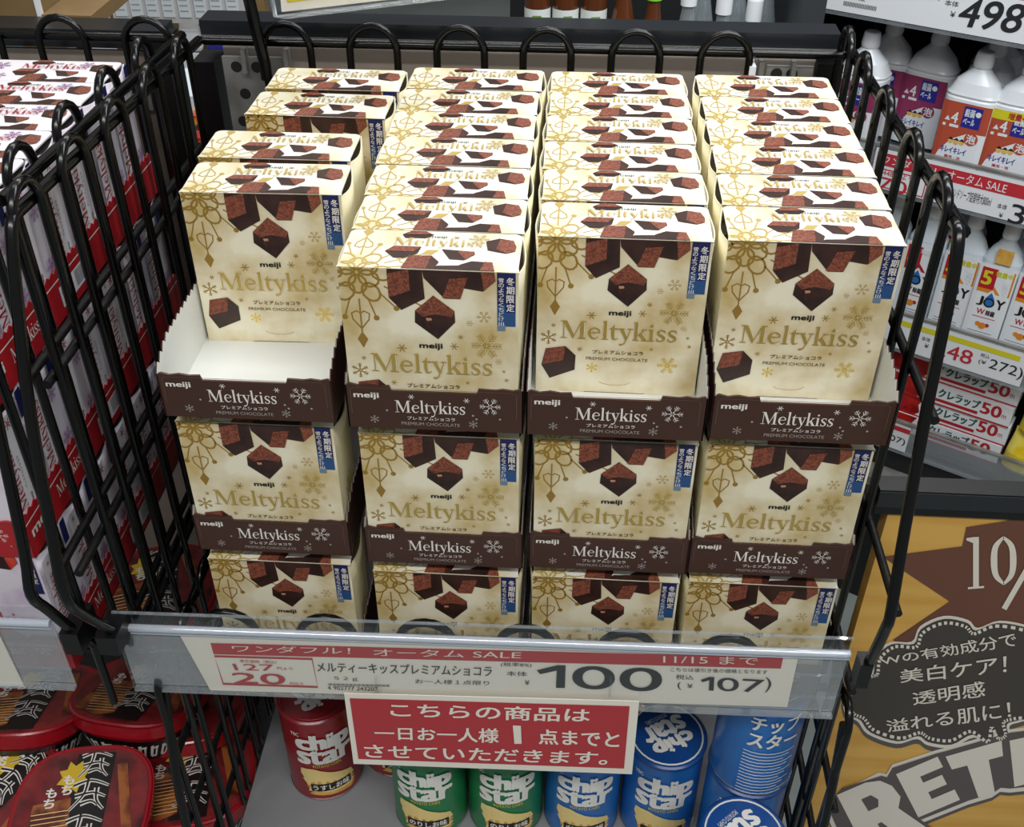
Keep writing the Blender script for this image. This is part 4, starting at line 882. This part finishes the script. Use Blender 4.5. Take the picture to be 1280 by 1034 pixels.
# ================================================================== shelf of drinks behind the rack
mat('tea', '5a2f18', .15, spec=.7); mat('tea_label', 'dfe4e0', .45); mat('leaf_green', '6f9a3a', .45); mat('lime', '7fc83a', .4)
clear('pet', (.82, .88, .9), .06, .14, .18, (.7, .78, .82))
D = thing('drink_shelf', 'dark shelf holding drink bottles behind the black rack bar', 'shelving', (0, 6.0, -3))
MB().box(1.55, 4.5, -.4, 2.2, -.1, 0, 'dark_metal').obj('shelf_board', D); MB().box(1.5, 4.6, 2.2, 2.3, -7, 3.2, 'bay_dark').obj('back_panel', D)
MB().box(4.42, 4.62, -.6, 2.2, -7, 3.2, 'bay_metal').obj('side_panel', D); MB().box(1.55, 4.5, -.38, -.3, -7, -.1, 'bay_dark').obj('front_panel', D)
def pet(x, y, capm, bodym, label, lab_m, top=-.25, nm='tea_bottle', cat='bottle', grp=None):
    H = 2.05; t = thing(nm, label, cat, (x, y, -3), rnd.uniform(-.3, .3), grp); s_ = (top + 3) / H
    b = MB(); b.loft( [(0, .11, .11, 2), (.03, .128, .128, 2), (1.5 * s_, .128, .128, 2), (1.63 * s_, .12, .12, 2), (1.78 * s_, .075, .075, 2), (1.9 * s_, .055, .055, 2)], bodym, 28); b.obj('bottle_body', t)
    c = MB(); c.loft([(1.88 * s_, .08, .08, 2), (2.03 * s_, .08, .08, 2), (2.05 * s_, .072, .072, 2)], capm, 22); c.obj('cap', t)
    if lab_m:
        l = MB(); l.loft([(.7 * s_, .131, .131, 2), (1.42 * s_, .131, .131, 2)], lab_m, 28, cap=False)
        l.add([(-.05, -.134, 1.3 * s_), (.04, -.134, 1.3 * s_), (.04, -.134, 1.39 * s_), (-.05, -.134, 1.39 * s_)],  [(0, 1, 2, 3)], 'leaf_green'); l.obj('label_band', t)
drinks = [(1.92, .75, 'tea', 'tea_label', 'can_white', 'brown tea bottle with a white label at the end of the row'), (2.20, .75, 'tea', 'tea_label', 'can_white', 'brown tea bottle with a white and lime label, second in the row'), (2.48, .75, 'tea', 'tea_label', 'can_white', 'brown tea bottle with a white label, third in the row'),
          (2.77, .1, 'tea', None, 'can_white', 'brown tea bottle with its neck showing, no label in view'), (3.07, -.07, 'tea', None, 'lime', 'brown tea bottle with a lime green cap')]
for x, top, bm_, lb, cp, lab in drinks: pet(x, 6.0, cp, bm_, lab, lb, top, grp='tea bottles on the back shelf')
for x, y, top, lab in ((3.41, 6.0, -.12, 'clear bottle with a white cap next to the lime capped tea'), (3.60, 6.5, -.05, 'clear bottle set back between two white caps'), (3.76, 6.0, -.2, 'clear bottle with a white cap in the middle of the clear row'), (3.96, 6.5, -.05, 'clear bottle set back beside the low white cap'), (4.06, 6.0, -.27, 'clear bottle with a low white cap, third in the clear row'), (4.24, 6.4, -.1, 'clear bottle at the end beside the shelf side panel')):
    pet(x, y, 'bottle_white', 'pet', lab, None, top, 'water_bottle', grp='clear bottles on the back shelf')
# cardboard carton on the left rack
mat('kraft', '8a7048', .7, col2='7d6440', scale=2)
c = thing('cardboard_carton', 'brown cardboard carton sitting behind the rack of lilac boxes', 'carton', (-3.6, 4.0, -.1))
MB().box(0, 1.38, 0, 1.5, 0, 1.6, 'kraft').obj('carton_body', c, ); MB().box(1.39, 1.82, .05, 1.5, 0, .12, 'kraft').obj('loose_flap', c); MB().box(1.38, 1.39, -.004, .1, 0, 1.2, 'paper_white').obj('tape_edge', c)
# far chilled display, left
mat('cold_white', 'dfeef2', .4, emit=.55); mat('tag_white', 'e4eaec', .5); mat('tag_grey', '9fa9ab', .5); mat('candy_red', 'c22a24', .3, col2='e8b03a', scale=4, lo=.5, hi=.6)
F = thing('display_shelf', 'far bright shelf unit with rows of white price tags', 'shelving', (-4.2, 9, -10))
MB().box(-1.2, 2.3, .6, .8, 0, 10.5, 'kraft').obj('back_panel', F); MB().box(.85, 2.15, -.1, .7, 7.1, 7.2, 'shelf_white').obj('shelf_board', F); MB().box(.85, 2.3, -.05, 0, 7.2, 8.0, 'tag_white').obj('front_panel', F)
MB().box(1.0, 1.9, -.06, -.05, 7.42, 7.8, 'cold_white').obj('light_panel', F)
MB().box(.5, 2.3, -.12, -.06, 8.42, 8.75, 'shelf_white').obj('price_rail', F)
for i in range(8):
    x = .55 + i * .21; m = MB(); m.box(x, x + .15, -.14, -.12, 8.5, 8.86, 'tag_white'); a = Art(m, lambda u, v, l: (x + u, -.142 - l * .002, 8.86 - v))
    for q in range(4): a.r(.02, .06 + q * .07, .13, .075 + q * .07, 'tag_grey', 1)
    m.obj('price_tag', F)
MB().box(.0, .2, -.3, -.1, 0, 9.6, 'black_metal').obj('upright_post', F); MB().box(.2, .45, -.3, -.1, 8, 9.6, 'tag_white').obj('side_panel', F); MB().box(-.12, 0, -.32, -.1, 8, 9.6, 'steel').obj('slotted_strip', F)
for x, z, lab, m_ in ((1.05, 8.0, 'blue and white packet under the tag rail', 'royal'), (1.4, 8.0, 'white packet with blue base under the tag rail', 'bottle_white'), (1.75, 8.0, 'blue packet nearest the rack bar under the tag rail', 'royal')):
    t = thing('snack_packet', lab, 'packet', (-4.2 + x, 9.1, -10 + z)); b = MB(); b.loft( [(0, .13, .06, 2.5), (.05, .15, .09, 2.5), (.28, .14, .08, 2.5), (.36, .13, .01, 2.5)], m_, 20); b.obj('wrapper', t)
for i, (x, y, z) in enumerate(((1.35, 8.6, -2.85), (1.62, 8.7, -2.85), (1.9, 8.6, -2.88), (1.5, 8.5, -3.1), (1.8, 8.5, -3.12))):
    t = thing('candy_bag', ['red and yellow candy bag nearest the wire corner', 'red candy bag in the middle of the upper three', 'red and yellow candy bag close to the rack post', 'lower red candy bag by the wire corner', 'lower red candy bag by the rack post'][i], 'candy', (-4.2 + x, y, z)); b = MB(); b.loft( [(0, .1, .05, 2.5), (.04, .14, .1, 2.5), (.16, .14, .1, 2.5), (.22, .12, .01, 2.5)], 'candy_red', 20); b.obj('wrapper', t)
MB().box(.9, 2.2, -.7, .4, 6.6, 6.8, 'shelf_white').obj('shelf_board', F)
# far wall of shelving closing the aisle
MB().box(-30, 40, 42, 42.5, -10, 18, 'bay_dark').obj('wall_back', kind='structure')

lamp(float(P0[0] - 3.5), float(P0[1] - 6), 7, 8, 1.2, 7, (.86, .93, 1), 'bay_fill_light', tgt=tuple(P0 + XD * -2 + np.array([0, 0, -3.5])))  # added area light brightening the bay, in place of under-shelf LEDs
# ================================================================== metres: scale everything once
LIFT = 1.0
for me in bpy.data.meshes: me.transform(Matrix.Scale(K, 4))
for o in bpy.data.objects:
    if o.type == 'CAMERA': o.location.z += LIFT; continue
    o.location = o.location * K
    if o.parent is None: o.location.z += LIFT
bpy.context.view_layer.update()
